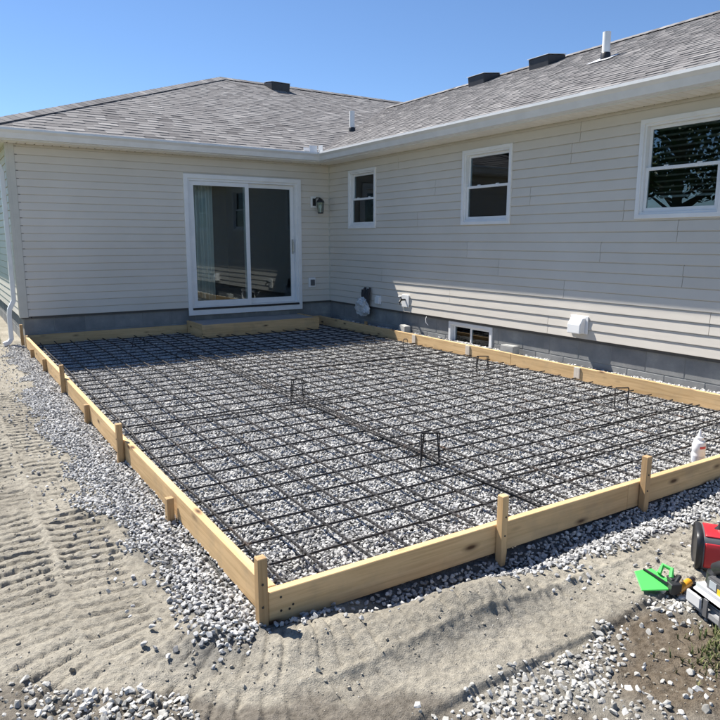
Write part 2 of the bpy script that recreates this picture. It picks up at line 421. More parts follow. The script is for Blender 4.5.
# ------------------------------------------------------------------ loose stone (instanced inside each object by geometry nodes)
def stone_group(name, mat, nvar=7, npts=15, flat=.72):
    ng = bpy.data.node_groups.new(name, 'GeometryNodeTree')
    ng.interface.new_socket('Geometry', in_out='INPUT', socket_type='NodeSocketGeometry')
    ng.interface.new_socket('Geometry', in_out='OUTPUT', socket_type='NodeSocketGeometry')
    n = ng.nodes; l = ng.links
    gi = n.new('NodeGroupInput'); go = n.new('NodeGroupOutput')
    g2i = n.new('GeometryNodeGeometryToInstance')
    for k in range(nvar):
        pts = n.new('GeometryNodePoints'); pts.inputs['Count'].default_value = npts
        rv = n.new('FunctionNodeRandomValue'); rv.data_type = 'FLOAT_VECTOR'; rv.inputs[0].default_value = (-1, -1, -1); rv.inputs[1].default_value = (1, 1, 1)
        rv.inputs['Seed'].default_value = 100+k*13
        nm = n.new('ShaderNodeVectorMath'); nm.operation = 'NORMALIZE'; l.new(rv.outputs[0], nm.inputs[0])
        mxv = n.new('ShaderNodeVectorMath'); mxv.operation = 'MULTIPLY'; mxv.inputs[1].default_value = (1.15+.2*((k*7) % 3-1), .95, flat+.1*((k*5) % 3-1)); l.new(nm.outputs[0], mxv.inputs[0])
        l.new(mxv.outputs[0], pts.inputs['Position'])
        ch = n.new('GeometryNodeConvexHull'); l.new(pts.outputs[0], ch.inputs[0])
        sm = n.new('GeometryNodeSetMaterial'); sm.inputs['Material'].default_value = mat; l.new(ch.outputs[0], sm.inputs[0])
        ss = n.new('GeometryNodeSetShadeSmooth'); ss.inputs['Shade Smooth'].default_value = False; l.new(sm.outputs[0], ss.inputs[0])
        l.new(ss.outputs[0], g2i.inputs[0])
    def attr(nm_, ty):
        a = n.new('GeometryNodeInputNamedAttribute'); a.data_type = ty; a.inputs['Name'].default_value = nm_; return a.outputs[0]
    iop = n.new('GeometryNodeInstanceOnPoints'); l.new(gi.outputs[0], iop.inputs['Points']); l.new(g2i.outputs[0], iop.inputs['Instance'])
    iop.inputs['Pick Instance'].default_value = True
    l.new(attr('variant', 'INT'), iop.inputs['Instance Index']); l.new(attr('rot', 'FLOAT_VECTOR'), iop.inputs['Rotation']); l.new(attr('size', 'FLOAT'), iop.inputs['Scale'])
    l.new(iop.outputs[0], go.inputs[0]); return ng
def scatter(name, pts, size, tint, ng, label, cat, tilt=.5):
    n = len(pts); me = bpy.data.meshes.new(name); me.vertices.add(n); me.vertices.foreach_set('co', np.asarray(pts, np.float32).ravel())
    def at(nm, ty, data, key='value'):
        a = me.attributes.new(nm, ty, 'POINT'); a.data.foreach_set(key, np.asarray(data).ravel())
    at('variant', 'INT', RNG.integers(0, 7, n).astype(np.int32))
    rot = np.stack([RNG.normal(0, tilt, n), RNG.normal(0, tilt, n), RNG.uniform(0, 6.283, n)], -1)
    at('rot', 'FLOAT_VECTOR', rot.astype(np.float32), 'vector'); at('size', 'FLOAT', np.asarray(size, np.float32)); at('tint', 'FLOAT', np.asarray(tint, np.float32))
    o = link(name, me); md = o.modifiers.new('stones', 'NODES'); md.node_group = ng
    tag(o, label, cat, kind='stuff'); return o
NG_crush = stone_group('crushed_stones', M['stone']); NG_peb = stone_group('clods', M['pebble'], flat=.8); NG_pale = stone_group('pale_stones', M['river'], flat=.7)
def jgrid(x0, x1, y0, y1, sp):
    gx, gy = np.meshgrid(np.arange(x0, x1, sp), np.arange(y0, y1, sp)); gx = gx.ravel(); gy = gy.ravel()
    return gx+RNG.uniform(-.55, .55, gx.size)*sp, gy+RNG.uniform(-.55, .55, gy.size)*sp
def tints(n, m=.45, s=.22): return np.clip(RNG.normal(m, s, n), 0, 1)
# inside the forms
x, y = jgrid(XL+.012, XR-BT-.012, -7.97, -.05, .0160)
ok = (y > yfront(x)+.02) & ~((x > -2.56) & (x < -.64) & (y > -.73)); x, y = x[ok], y[ok]
sz = RNG.uniform(.006, .0125, x.size); z = bed_h(x, y)+sz*.5+.005*fbm(x, y, .35, 3, 151)+RNG.uniform(0, .012, x.size)
scatter('gravel', np.stack([x, y, z], -1), sz, tints(x.size, .45, .23), NG_crush, 'loose grey crushed stone filling the inside of the timber forms', 'gravel')
# left and front borders, strip along the foundation
x, y = jgrid(-5.45, XL-.004, -8.0,   .15, .0165)
e = gravel_edge_left(y)+.10*fbm(x, y, .3, 3, 161)
pr = sstep(-.09, .04, x-e)*sstep(-7.99, -7.84, y+.05*fbm(x, y, .2, 2, 162)-(x+4.9)*.25)+.04*(x > e-.25)
ok = RNG.uniform(0, 1, x.size) < pr; x1, y1 = x[ok], y[ok]
x, y = jgrid(-4.80, 1.5, -8.55, -7.86, .0165)
e = gravel_edge_front(x)+.07*fbm(x, y, .25, 3, 163)
pr = sstep(-.05, .03, y-e)+.05*(y > e-.2)
ok = (RNG.uniform(0, 1, x.size) < pr) & (y < yfront(x)-.008); x2, y2 = x[ok], y[ok]
x = np.concatenate([x1, x2]); y = np.concatenate([y1, y2]); sz = RNG.uniform(.006, .0130, x.size)
scatter('gravel', np.stack([x, y, ground_h(x, y)+sz*.45+RNG.uniform(0, .009, x.size)], -1), sz, tints(x.size, .43, .24), NG_crush, 'loose grey crushed stone spilled along the outside of the timber forms', 'gravel')
x, y = jgrid(XR+.02, .02, -9, -.1, .0215)
ok = RNG.uniform(0, 1, x.size) < np.clip(.55+.9*fbm(x, y, .4, 2, 171)+(-y-3)*.15, .12, 1)
x, y = x[ok], y[ok]; sz = RNG.uniform(.009, .018, x.size)
scatter('gravel', np.stack([x, y, bed_h(x, y)+sz*.5], -1), sz, tints(x.size, .62, .22), NG_crush, 'pale loose stone in the narrow strip between form and foundation', 'gravel')
# pale stone patch, lower right and lower left
x, y = jgrid(-5.2, -2.2, -9.4, -8.35, .0175)
m_ = patch_mask(x, y); s_ = soil_mask(x, y); c_ = np.clip(.55+.9*fbm(x, y, .35, 3, 181), .1, 1)
band = np.exp(-((y-np.interp(x, [-4.7, -3.86, -3.4], [-8.70, -8.68, -8.62]))/.12)**2)
ok = RNG.uniform(0, 1, x.size) < m_*np.clip(c_*.55+band*.9, 0, 1)*(1-.86*s_); x1, y1 = x[ok], y[ok]
x, y = jgrid(-6.2, -5.2, -8.6, -7.5, .0175)
ok = RNG.uniform(0, 1, x.size) < bl_mask(x, y)*np.clip(.7+.8*fbm(x, y, .3, 2, 182), .2, 1); x2, y2 = x[ok], y[ok]
x = np.concatenate([x1, x2]); y = np.concatenate([y1, y2]); sz = RNG.gamma(8, .00108, x.size).clip(.004, .016)
scatter('gravel', np.stack([x, y, ground_h(x, y)+sz*.3], -1), sz, tints(x.size, .58, .24), NG_pale, 'pale rounded stones scattered over dark soil beside the track', 'gravel')
# clods and pebbles on the dirt
x, y = jgrid(-6.1, 0, -9.3, .4, .030)
ok = ((x < XL-.05) | (y < yfront(x)-.06)); x, y = x[ok], y[ok]
d = np.clip(.36+.6*fbm(x, y, .35, 3, 191), .08, .9)+1.2*np.exp(-(((x+5.02)/.22)**2+((y+7.9)/.13)**2))+.5*np.exp(-(((x+4.3)/.5)**2+((y+8.3)/.07)**2))
ok = RNG.uniform(0, 1, x.size) < d; x, y = x[ok], y[ok]; sz = RNG.gamma(1.7, .0016, x.size).clip(.0014, .012)
scatter('clods', np.stack([x, y, ground_h(x, y)+sz*.35], -1), sz, tints(x.size, .5, .25), NG_peb, 'small clods and pebbles strewn over the dirt', 'pebbles')

def grass(name, pts, hgt, label):
    v = []; f = []; tint = []
    for (gx, gy, gz) in pts:
        for k in range(3):
            a = random.uniform(0, 6.283); h = hgt*random.uniform(.5, 1.2); l = random.uniform(.2, .9)*h; w = random.uniform(.0015, .003)
            dx, dy = math.cos(a), math.sin(a); px, py = -dy*w, dx*w; i = len(v)
            v += [(gx-px, gy-py, gz), (gx+px, gy+py, gz), (gx+dx*l*.35+px*.8, gy+dy*l*.35+py*.8, gz+h*.6), (gx+dx*l*.35-px*.8, gy+dy*l*.35-py*.8, gz+h*.6), (gx+dx*l, gy+dy*l, gz+h)]
            f += [(i, i+1, i+2, i+3), (i+3, i+2, i+4)]; t = min(1, max(0, random.gauss(.5, .28))); tint += [t]*5
    o = mk(name, v, f, M['grass']); a = o.data.attributes.new('tint', 'FLOAT', 'POINT'); a.data.foreach_set('value', tint)
    return tag(o, label, 'grass', kind='stuff')
gx = RNG.normal(-3.53, .09, 170); gy = RNG.normal(-8.87, .06, 170)
grass('grass', np.stack([gx, gy, ground_h(gx, gy)-.003], -1), .034, 'sparse weedy grass tuft in soil beside the grey tool case')
gx = RNG.uniform(-9.5, -5.05, 9000); gy = .35+RNG.gamma(1.5, 2.2, 9000); ok = gy < 14
gx, gy = gx[ok], gy[ok]; grass('grass', np.stack([gx, gy, ground_h(gx, gy)-.003], -1), .10, 'green lawn grass along the sunny side of the house')

# ------------------------------------------------------------------ house
house = tag(empty('house', (-2.4, 0, -.4)), 'single storey house with beige lap siding, grey shingle roof and white trim', 'house')
HO = Vector((-2.4, 0, -.4))
def wB(u, o, z): return (u+2.4, -o, z+.4)                  # rear wall, faces -y (house-local coordinates)
def wR(u, o, z): return (-o+2.4, u, z+.4)                  # wing wall, faces -x
def wL(u, o, z): return (XW-o+2.4, u, z+.4)                # end wall, faces -x
ID = lambda x_, y_, z_: (x_+2.4, y_, z_+.4)
openB = [(-2.49, -.59, -.02, 1.97)]
winR = [(-.645, -1.43, 1.212, 2.118), (-3.395, -4.255, 1.222, 2.133), (-5.912, -6.76, 1.235, 2.143)]
openR = [(b+.03, a-.03, z0+.03, z1-.03) for a, b, z0, z1 in winR]
openD = [(-2.49, -.59, -.06, 1.97)]
def wall_shell(fn, u0, u1, opens, z0, z1, o0=-.12, o1=-.006):
    mb = MB(); us = sorted({u0, u1, *[q for o in opens for q in o[:2]]}); zs = sorted({z0, z1, *[q for o in opens for q in o[2:]]})
    us = [q for q in us if u0 <= q <= u1]; zs = [q for q in zs if z0 <= q <= z1]
    for i in range(len(us)-1):
        for j in range(len(zs)-1):
            cu, cz = (us[i]+us[i+1])/2, (zs[j]+zs[j+1])/2
            if any(o[0] < cu < o[1] and o[2] < cz < o[3] for o in opens): continue
            mb.box((us[i], o0, zs[j]), (us[i+1], o1, zs[j+1]), fn)
    return mb
CH = .1016
def course_prof(z0, z1):
    p = [(-.004, z1), (-.002, z1), (-.001, z1-.0065), (.0048, z1-.009), (.0132, z0+.004), (.0132, z0+.0012), (.0118, z0), (-.004, z0)]
    if z1-z0 < .03: p = [(-.004, z1), (.010, z1), (.0132, z0), (-.004, z0)]
    return p
def siding(fn, u0, u1, opens, seams, parent, ztop=HS):
    """double four inch panels, cut round the openings and at their lap seams"""
    nrow = int(math.ceil(ztop/(2*CH)))
    for r_ in range(nrow):
        ints = []
        for c in (0, 1):
            z0 = (2*r_+c)*CH; z1 = min(z0+CH, ztop)
            if z1-z0 < .01: ints.append(None); continue
            iv = [(u0, u1)]
            for a, b, oz0, oz1 in opens:
                if oz0 < z1-.002 and oz1 > z0+.002:
                    for fa, fb in ((oz1, z1), (z0, oz0)):
                        if .006 < fb-fa < CH-.002 and fa >= z0 and fb <= z1:
                            MB().extr(course_prof(fa, fb), a, b, fn).build('siding_panel', M['siding'], parent)
                    iv = [q for s_, e_ in iv for q in ((s_, min(e_, a)), (max(s_, b), e_)) if q[1]-q[0] > .01]
            ints.append(iv)
        sm = [q for q in seams.get(r_, [])]
        def cuts(iv):
            out = []
            for s_, e_ in iv:
                p_ = [s_]+sorted(q for q in sm if s_+.1 < q < e_-.1)+[e_]
                out += [(p_[k]+(.002 if k else 0), p_[k+1]-(.002 if k+2 < len(p_) else 0), k) for k in range(len(p_)-1)]
            return out
        def piece(s_, e_, cs, k):
            mb = MB(); of = .0009*(k % 2)
            for c in cs:
                z0 = (2*r_+c)*CH; z1 = min(z0+CH, ztop)
                mb.extr([(o+of, z) for o, z in course_prof(z0, z1)], s_, e_, fn)
            mb.build('siding_panel', M['siding'], parent)
        if ints[1] is not None and ints[0] == ints[1]:
            for s_, e_, k in cuts(ints[0]): piece(s_, e_, (0, 1), k)
        else:
            for c in (0, 1):
                if ints[c] is not None:
                    for s_, e_, k in cuts(ints[c]): piece(s_, e_, (c,), k)
# walls
wallB = wall_shell(wB, XW+.13, 0, openD, -.03, 2.26).build('wall', M['sheath'], house)
siding(wB, XW+.085, -.022, [(-2.515, -.56, -.3, 2.0)], {}, wallB)
MB().extr([(-.02, -.012), (-.02, HS), (.017, HS), (.019, -.012)], XW-.017, XW+.088, wB).build('corner_post', M['corner'], wallB, .003)
MB().extr([(-.004, 0), (-.004, HS), (.016, HS), (.016, 0)], -.024, .0, wB).build('corner_post', M['corner'], wallB, .002)
wallR = wall_shell(wR, YEND, 0, openR, -.03, 2.26).build('wall', M['sheath'], house)
seams = {6: [-5.78, -2.47], 5: [-6.36], 4: [-5.54, -3.52], 3: [-6.45, -4.09], 2: [-5.10, -1.6], 1: [-6.74, -3.2], 8: [-2.85], 7: [-4.55], 9: [-7.4, -5.1], 0: [-4.9], 10: [-5.2, -2.0]}
siding(wR, YEND+.08, -.018, [(b+.012, a-.012, z0+.012, z1-.012) for a, b, z0, z1 in winR], seams, wallR)
MB().extr([(-.004, 0), (-.004, HS), (.015, HS), (.015, 0)], -.0225, -.0165, wR).build('corner_post', M['corner'], wallR)
wallL = wall_shell(wL, 0, 9.5, [], -.03, 2.26).build('wall', M['sheath'], house)
siding(wL, .085, 9.5, [], {k: [3.0+.37*((k*5) % 7), 6.3+.3*((k*3) % 5)] for k in range(11)}, wallL)
MB().extr([(-.02, -.012), (-.02, HS), (.0168, HS), (.0188, -.012)], -.019, .088, wL).build('corner_post', M['corner'], wallL, .003)
MB().box((XW, 9.38, -.03), (9.3, 9.5, 2.26), ID).box((9.18, YEND, -.03), (9.3, 9.38, 2.26), ID).box((.12, YEND, -.03), (9.18, YEND+.12, 2.26), ID).build('wall', M['siding'], house)

# foundation: mortar core with real blocks
def foundation(fn, u0, u1, first, opens=()):
    core = MB()
    iv = [(u0, u1)]
    for a, b in opens: iv = [q for s_, e_ in iv for q in ((s_, min(e_, a)), (max(s_, b), e_)) if q[1]-q[0] > .01]
    for s_, e_ in iv: core.box((s_, -.22, -.62), (e_, -.0385, -.03), fn)
    for a, b in opens: core.box((a, -.22, -.62), (b, -.0385, -.44), fn)
    o = core.build('foundation', M['mortar'], house)
    for row, (za, zb) in enumerate(((-.235, -.034), (-.44, -.243))):
        u = first+(.2 if row else 0)
        while u > u0: u -= .405
        while u < u1:
            a, b = max(u+.004, u0+.002), min(u+.401, u1-.002); u += .405
            parts = [(a, b)]
            for oa, ob in opens: parts = [q for s_, e_ in parts for q in ((s_, min(e_, oa-.004)), (max(s_, ob+.004), e_)) if q[1]-q[0] > .03]
            for s_, e_ in parts:
                MB().box((s_, -.06, za), (e_, -.035+random.uniform(-.0012, .0012), zb), fn).build('concrete_block', M['block'], o, .004)
    return o
foundation(wB, XW+.03, .06, -4.42)
foundation(wR, YEND, .030, -5.31, [(-3.99, -3.15)])
foundation(wL, .04, 9.5, .3)

# windows
def window(fn, u0, u1, z0, z1, blind=0):
    u0, u1 = min(u0, u1), max(u0, u1)
    w = MB().ring(u0+.040, u1-.040, z0+.040, z1-.040, .022, -.075, .012, fn).build('window', M['white'], house, .002)
    MB().ring(u0, u1, z0, z1, .042, -.004, .030, fn).build('casing', M['white'], w, .003)
    iu0, iu1, iz0, iz1 = u0+.0625, u1-.0625, z0+.0625, z1-.0625; zm = (iz0+iz1)/2
    MB().ring(iu0, iu1, zm-.012, iz1, .030, -.055, -.035, fn, wb=.034).build('sash', M['white'], w, .002)
    lo = MB().ring(iu0, iu1, iz0, zm+.018, .030, -.034, -.010, fn, wb=.036, wt=.030).build('sash', M['white'], w, .002)
    for k in (-.16, .16): MB().box(((iu0+iu1)/2+k-.022, -.034, zm+.0185), ((iu0+iu1)/2+k+.022, -.014, zm+.030), fn).build('sash_lock', M['white'], w, .002)
    MB().box((iu0+.025, -.047, zm+.015), (iu1-.025, -.043, iz1-.025), fn).build('pane', M['glass'], w)
    MB().box((iu0+.025, -.024, iz0+.03), (iu1-.025, -.020, zm-.005), fn).build('pane', M['glass'], w)
    if blind:
        mb = MB(); z = iz1-.03; zb = iz1-(iz1-iz0)*blind
        while z > zb:
            mb.add([fn(iu0+.02, -.155, z-.006), fn(iu1-.02, -.155, z-.006), fn(iu1-.02, -.115, z+.006), fn(iu0+.02, -.115, z+.006)], [(0, 1, 2, 3)]); z -= .052
        mb.box((iu0+.02, -.15, zb-.025), (iu1-.02, -.12, zb-.005), fn).box((iu0+.02, -.16, iz1-.03), (iu1-.02, -.11, iz1-.001), fn)
        tag(mb.build('window_blind', M['blind'], w), kind='stuff')
    return w
for (a, b, z0, z1), bl in zip(winR, (.35, .42, .80)): window(wR, a, b, z0, z1, bl)
# basement slider
bw = MB().ring(-3.985, -3.155, -.435, -.036, .045, -.11, -.020, wR).build('basement_window', M['white'], house, .003)
for a, b, o in ((-3.935, -3.56, -.06), (-3.58, -3.205, -.085)):
    MB().ring(a, b, -.388, -.083, .026, o-.012, o+.012, wR).build('sash', M['white'], bw, .002)
    MB().box((a+.02, o-.002, -.37), (b-.02, o+.002, -.10), wR).build('pane', M['glass'], bw)
# sliding door
D0, D1, DZ0, DZ1 = -2.52, -.557, -.035, 2.005
door = MB().ring(D0+.062, D1-.062, DZ0+.0, DZ1-.062, .035, -.13, .010, wB, wb=.045, wt=.035).build('sliding_door', M['white'], house, .003)
MB().ring(D0, D1, DZ0-.085, DZ1, .064, -.004, .032, wB, wb=.083, wt=.064).build('casing', M['white'], door, .003)
MB().box((D0+.063, -.03, DZ0-.002), (D1-.063, .045, DZ0+.028), wB).build('threshold', M['black'], door, .003)
iu0, iu1, iz0, iz1 = D0+.098, D1-.098, DZ0+.046, DZ1-.098; um = -1.50
def leaf(a, b, o):
    MB().ring(a, b, iz0, iz1, .062, o-.018, o+.018, wB, wb=.085, wt=.062).build('door_panel', M['white'], door, .003)
    MB().box((a+.055, o-.003, iz0+.08), (b-.055, o+.003, iz1-.055), wB).build('pane', M['glass'], door)
leaf(iu0, um+.035, -.025); leaf(um-.035, iu1, -.075)
hb = MB(); hb.extr([(0, 0), (0, .24), (.012, .24), (.012, 0)], iu1-.047, iu1-.017, lambda u, o, z: wB(u, o-.056, z+.80))
hb.tube([wB(iu1-.032, -.05, .83), wB(iu1-.032, -.015, .85), wB(iu1-.032, -.015, .99), wB(iu1-.032, -.05, 1.01)], .007, 8); hb.build('handle', M['steel'], door, .002)
MB().box((um-.025, -.045, .86), (um-.008, -.030, .93), wB).build('latch', M['black'], door, .002)
# rooms behind the glass
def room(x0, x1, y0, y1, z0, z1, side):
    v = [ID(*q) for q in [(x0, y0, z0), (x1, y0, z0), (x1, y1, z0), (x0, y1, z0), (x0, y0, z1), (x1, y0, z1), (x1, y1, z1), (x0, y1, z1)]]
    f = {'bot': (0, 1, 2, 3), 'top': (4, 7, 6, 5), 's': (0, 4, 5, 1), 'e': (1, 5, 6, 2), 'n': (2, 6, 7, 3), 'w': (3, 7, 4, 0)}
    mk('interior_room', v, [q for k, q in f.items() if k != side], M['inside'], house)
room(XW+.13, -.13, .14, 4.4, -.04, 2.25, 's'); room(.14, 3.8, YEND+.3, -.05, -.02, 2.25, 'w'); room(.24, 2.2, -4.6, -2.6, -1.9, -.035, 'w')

# roof ----------------------------------------------------------------
def zroof(d): return EZ+PITCH*d
yr, xr = -EO+DB, -EO+DW                 # ridge lines: main at y=yr, wing at x=xr
zr, zw = zroof(DB), zroof(DW)
xl = XW-EO
dk = MB(); T = .03
def rp(px, py, d, dz=0): return ID(px, py, zroof(d)+dz)
pk = xl+DB                              # hip peak
dk.add([rp(xl, -EO, 0), rp(-EO, -EO, 0), rp(xr, xr, DW), rp(xr, yr, DB), rp(pk, yr, DB)], [(0, 1, 2, 3, 4)])
dk.add([rp(xl, -EO, 0), rp(pk, yr, DB), rp(xl, 2*yr+EO, 0)], [(0, 1, 2)])
dk.add([rp(xl, 2*yr+EO, 0), rp(pk, yr, DB), rp(9.65, yr, DB), rp(9.65, 2*yr+EO, 0)], [(0, 1, 2, 3)])
dk.add([rp(xr, yr, DB), rp(9.65, yr, DB), rp(9.65, xr, DW), rp(xr, xr, DW)], [(0, 3, 2, 1)])
dk.add([rp(-EO, -EO, 0), rp(-EO, YEND-.3, 0), rp(xr, YEND-.3, DW), rp(xr, xr, DW)], [(0, 1, 2, 3)])
dk.add([rp(9.65, YEND-.3, 0), rp(9.65, xr, 0), rp(xr, xr, DW), rp(xr, YEND-.3, DW)], [(0, 1, 2, 3)])
dk.add([rp(9.65, xr, 0), rp(9.65, xr, DW), rp(xr, xr, DW)], [(0, 1, 2)])
roof = mk('roof', dk.v, dk.f, M['shingle'], house)
a_ = roof.data.attributes.new('tint', 'FLOAT', 'POINT'); a_.data.foreach_set('value', [.4]*len(roof.data.vertices))
def shingles(P, ulo, uhi, D):
    """P(u,d,h): point on the slope; ulo(d),uhi(d): bounds; rows of random laminated tabs"""
    v = []; f = []; tint = []; ex = .143/1.0833; d = -.035; row = 0
    while d < D-.02:
        d1 = min(d+ex, D); u = ulo(max(d, 0))-random.uniform(0, .3); hi = uhi(max(d, 0)); up_ = False
        while u < hi:
            w_ = random.uniform(.09, .30); a, b = u, u+w_; u = b; up_ = not up_
            lo0, hi0, lo1, hi1 = ulo(d), uhi(d), ulo(d1), uhi(d1)
            a0, b0 = max(a, lo0), min(b, hi0); a1, b1 = max(a, lo1), min(b, hi1)
            if b0-a0 < .004: continue
            if b1 < a1: a1 = b1 = min(max((a+b)/2, lo1), hi1)
            h = .0125 if up_ else .0075; hb_ = .002
            t = min(1, max(0, random.gauss(.58 if up_ else .38, .14))); i = len(v)
            v += [P(a0, d, h), P(b0, d, h), P(b1, d1, hb_+.002), P(a1, d1, hb_+.002), P(a0, d, 0), P(b0, d, 0), P(a1, d1, 0), P(b1, d1, 0)]
            f += [(i, i+1, i+2, i+3), (i+4, i+5, i+1, i), (i+4, i, i+3, i+6), (i+1, i+5, i+7, i+2)]; tint += [t]*8
        d += ex; row += 1
    o = mk('shingles', v, f, M['shingle'], roof); a = o.data.attributes.new('tint', 'FLOAT', 'POINT'); a.data.foreach_set('value', tint); tag(o, kind='stuff')
hN = 1/math.sqrt(1+PITCH**2)
shingles(lambda u, d, h: ID(u, -EO+d-PITCH*hN*h, zroof(d)+hN*h), lambda d: xl+d, lambda d: min(-EO+d, 9.6) if d < DW else 9.6, DB)
shingles(lambda u, d, h: ID(-EO+d-PITCH*hN*h, u, zroof(d)+hN*h), lambda d: YEND-.3, lambda d: -EO+d, DW)
shingles(lambda u, d, h: ID(xl+d-PITCH*hN*h, u, zroof(d)+hN*h), lambda d: -EO+d, lambda d: 2*yr+EO-d, DB)
def caps(p0, p1, wdt, dirs):
    """ridge and hip caps: overlapping bent pieces, one joined part"""
    p0, p1 = Vector(p0), Vector(p1); L = (p1-p0).length; t = (p1-p0)/L; v = []; f = []; tint = []; s = 0; A, B = Vector(dirs[0]).normalized(), Vector(dirs[1]).normalized()
    while s < L:
        e = min(s+.30, L+.05); tt = min(1, max(0, random.gauss(.45, .15))); i = len(v)
        for q, h in ((s, .017), (e, .010)):
            c = p0+t*q
            v += [ID(*(c+A*wdt+Vector((0, 0, h)))), ID(*(c+Vector((0, 0, h+.012)))), ID(*(c+B*wdt+Vector((0, 0, h)))), ID(*(c+A*wdt)), ID(*(c+B*wdt))]
        f += [(i, i+1, i+6, i+5), (i+1, i+2, i+7, i+6), (i+3, i, i+5, i+8), (i+2, i+4, i+9, i+7), (i+3, i+4, i+2, i+1, i)]; tint += [tt]*10; s += .143
    o = mk('ridge_caps', v, f, M['shingle'], roof); a = o.data.attributes.new('tint', 'FLOAT', 'POINT'); a.data.foreach_set('value', tint); tag(o, kind='stuff')
caps((xl, -EO, EZ+.01), (pk, yr, zr+.01), .15, ((1, -1, -.0+PITCH*-1+.0), (-1, 1, -PITCH)))
caps((pk, yr, zr+.01), (9.6, yr, zr+.01), .15, ((0, -1, -PITCH), (0, 1, -PITCH)))
caps((xr, xr, zw+.01), (xr, YEND-.3, zw+.01), .15, ((-1, 0, -PITCH), (1, 0, -PITCH)))
vf = MB(); vf.add([ID(-EO-.06, -EO+.06, EZ+.018), ID(-EO+.06, -EO-.06, EZ+.018), ID(xr+.06, xr-.06, zw+.018), ID(xr-.06, xr+.06, zw+.018)], [(0, 1, 2, 3)])
vf.build('valley_flashing', M['shingle'], roof); a_ = roof.children[-1].data.attributes.new('tint', 'FLOAT', 'POINT'); a_.data.foreach_set('value', [.08]*4)
# roof vents: slant-back boxes; pipes with boots
def roofvent(pos, ax):
    d = Vector(ax); s_ = Vector((d.y, -d.x, 0)); p_ = Vector(pos); mb = MB()
    def q(a, b, c): return ID(*(p_+d*a+s_*b+Vector((0, 0, c))))
    hw = .22
    mb.add([q(0, -hw, -.02), q(0, hw, -.02), q(.42, hw, .15), q(.42, -hw, .15), q(-.02, -hw-.01, .18), q(-.02, hw+.01, .18), q(.42, hw, .24), q(.42, -hw, .24)],
           [(0, 1, 5, 4), (1, 2, 6, 5), (2, 3, 7, 6), (3, 0, 4, 7), (4, 5, 6, 7), (0, 3, 2, 1)])
    mb.build('roof_vent', M['vent'], roof, .012)
    sl = MB().add([q(-.035, -hw-.02, .182), q(-.035, hw+.02, .182), q(.43, hw+.005, .246), q(.43, -hw-.005, .246), q(-.035, -hw-.02, .190), q(-.035, hw+.02, .190), q(.43, hw+.005, .254), q(.43, -hw-.005, .254)], [(0, 3, 2, 1), (4, 5, 6, 7), (0, 1, 5, 4), (1, 2, 6, 5), (2, 3, 7, 6), (3, 0, 4, 7)])
    sl.build('vent_glare_cap', M['alu'], roof)  # pale cap colour stands in for sky glare on the vent top
roofvent((1.22, 4.28, zroof(4.28+EO)), (0, 1, 0))
roofvent((3.42, .22, zroof(3.42+EO)), (1, 0, 0)); roofvent((3.30, -1.48, zroof(3.30+EO)), (1, 0, 0))
def pipe(px, py, d, h, boot):
    z0 = zroof(d)
    MB().tube([ID(px, py, z0-.05), ID(px, py, z0+h)], .052, 16).build('vent_pipe', M['pvc'], roof, smooth=True)
    MB().lathe([(.066, -.02), (.064, .07), (.055, .085)], ID(px, py, z0), 16).build('pipe_collar', M['rubber'], roof, smooth=True)
    if boot:
        w = .17
        MB().add([ID(px-w, py-w, zroof(d-w)+.022), ID(px-w, py+w, zroof(d-w)+.022), ID(px+.08, py+w, zroof(d+.08)+.022), ID(px+.08, py-w, zroof(d+.08)+.022)], [(0, 1, 2, 3)]).build('boot_flange', M['alu'], roof)
pipe(1.20, 1.20, 1.20+EO, .38, False); pipe(2.0, -3.87, 2.0+EO, .34, True)
# eaves
GP = [(.333, 2.275), (.425, 2.275), (.455, 2.335), (.497, 2.365), (.497, 2.392), (.481, 2.395), (.481, 2.389), (.490, 2.386), (.490, 2.369), (.449, 2.340), (.419, 2.282), (.339, 2.282), (.339, 2.385), (.333, 2.385)]
def eave(fn, u0, u1, k0, k1, name):
    """gutter mitred by k0 / k1 (sign of growth of u with o)"""
    n = len(GP); v = [fn(u0+k0*o, o, z) for o, z in GP]+[fn(u1+k1*o, o, z) for o, z in GP]
    f = [(i, (i+1) % n, n+(i+1) % n, n+i) for i in range(n)]+[tuple(range(n))[::-1], tuple(range(n, 2*n))]
    MB().add(v, f).build('gutter', M['gutter'], house)
    fp = [(.312, 2.262), (.312, 2.398), (.3325, 2.398), (.3325, 2.262)]; n = 4
    v = [fn(u0+k0*o, o, z) for o, z in fp]+[fn(u1+k1*o, o, z) for o, z in fp]
    MB().add(v, [(i, (i+1) % n, n+(i+1) % n, n+i) for i in range(n)]+[(0, 1, 2, 3), (7, 6, 5, 4)]).build('fascia', M['gutter'], house)
    v = []; f = []; s = min(u0, u1)-.3; e = max(u0, u1)+.3; k = 0
    while s < e:                                       # grooved soffit panels
        for a, b, h in ((s, s+.09, 0), (s+.09, s+.094, .008), (s+.094, s+.104, .008), (s+.104, s+.108, 0)):
            def cl(u, o): 
                lo, hi = sorted((u0+k0*o, u1+k1*o)); return min(max(u, lo), hi)
            i = len(v); h0 = h if (a != s+.104) else .008; h1 = h
            if a == s+.09: h0, h1 = 0, .008
            if a == s+.104: h0, h1 = .008, 0
            v += [fn(cl(a, -.003), -.003, HS+h0), fn(cl(b, -.003), -.003, HS+h1), fn(cl(b, .313), .313, HS+h1), fn(cl(a, .313), .313, HS+h0)]; f.append((i, i+1, i+2, i+3))
        s += .108
    mk('soffit', v, f, M['soffit'], house)
eave(wB, XW, 0, -1, -1, 'b'); eave(wR, 0, YEND-.3, -1, 0, 'r'); eave(wL, 0, 9.8, -1, 0, 'l')
sg = MB().box((-.66, .335, 2.36), (-.445, .339, 2.475), wB).build('splash_guard', M['alu'], house)
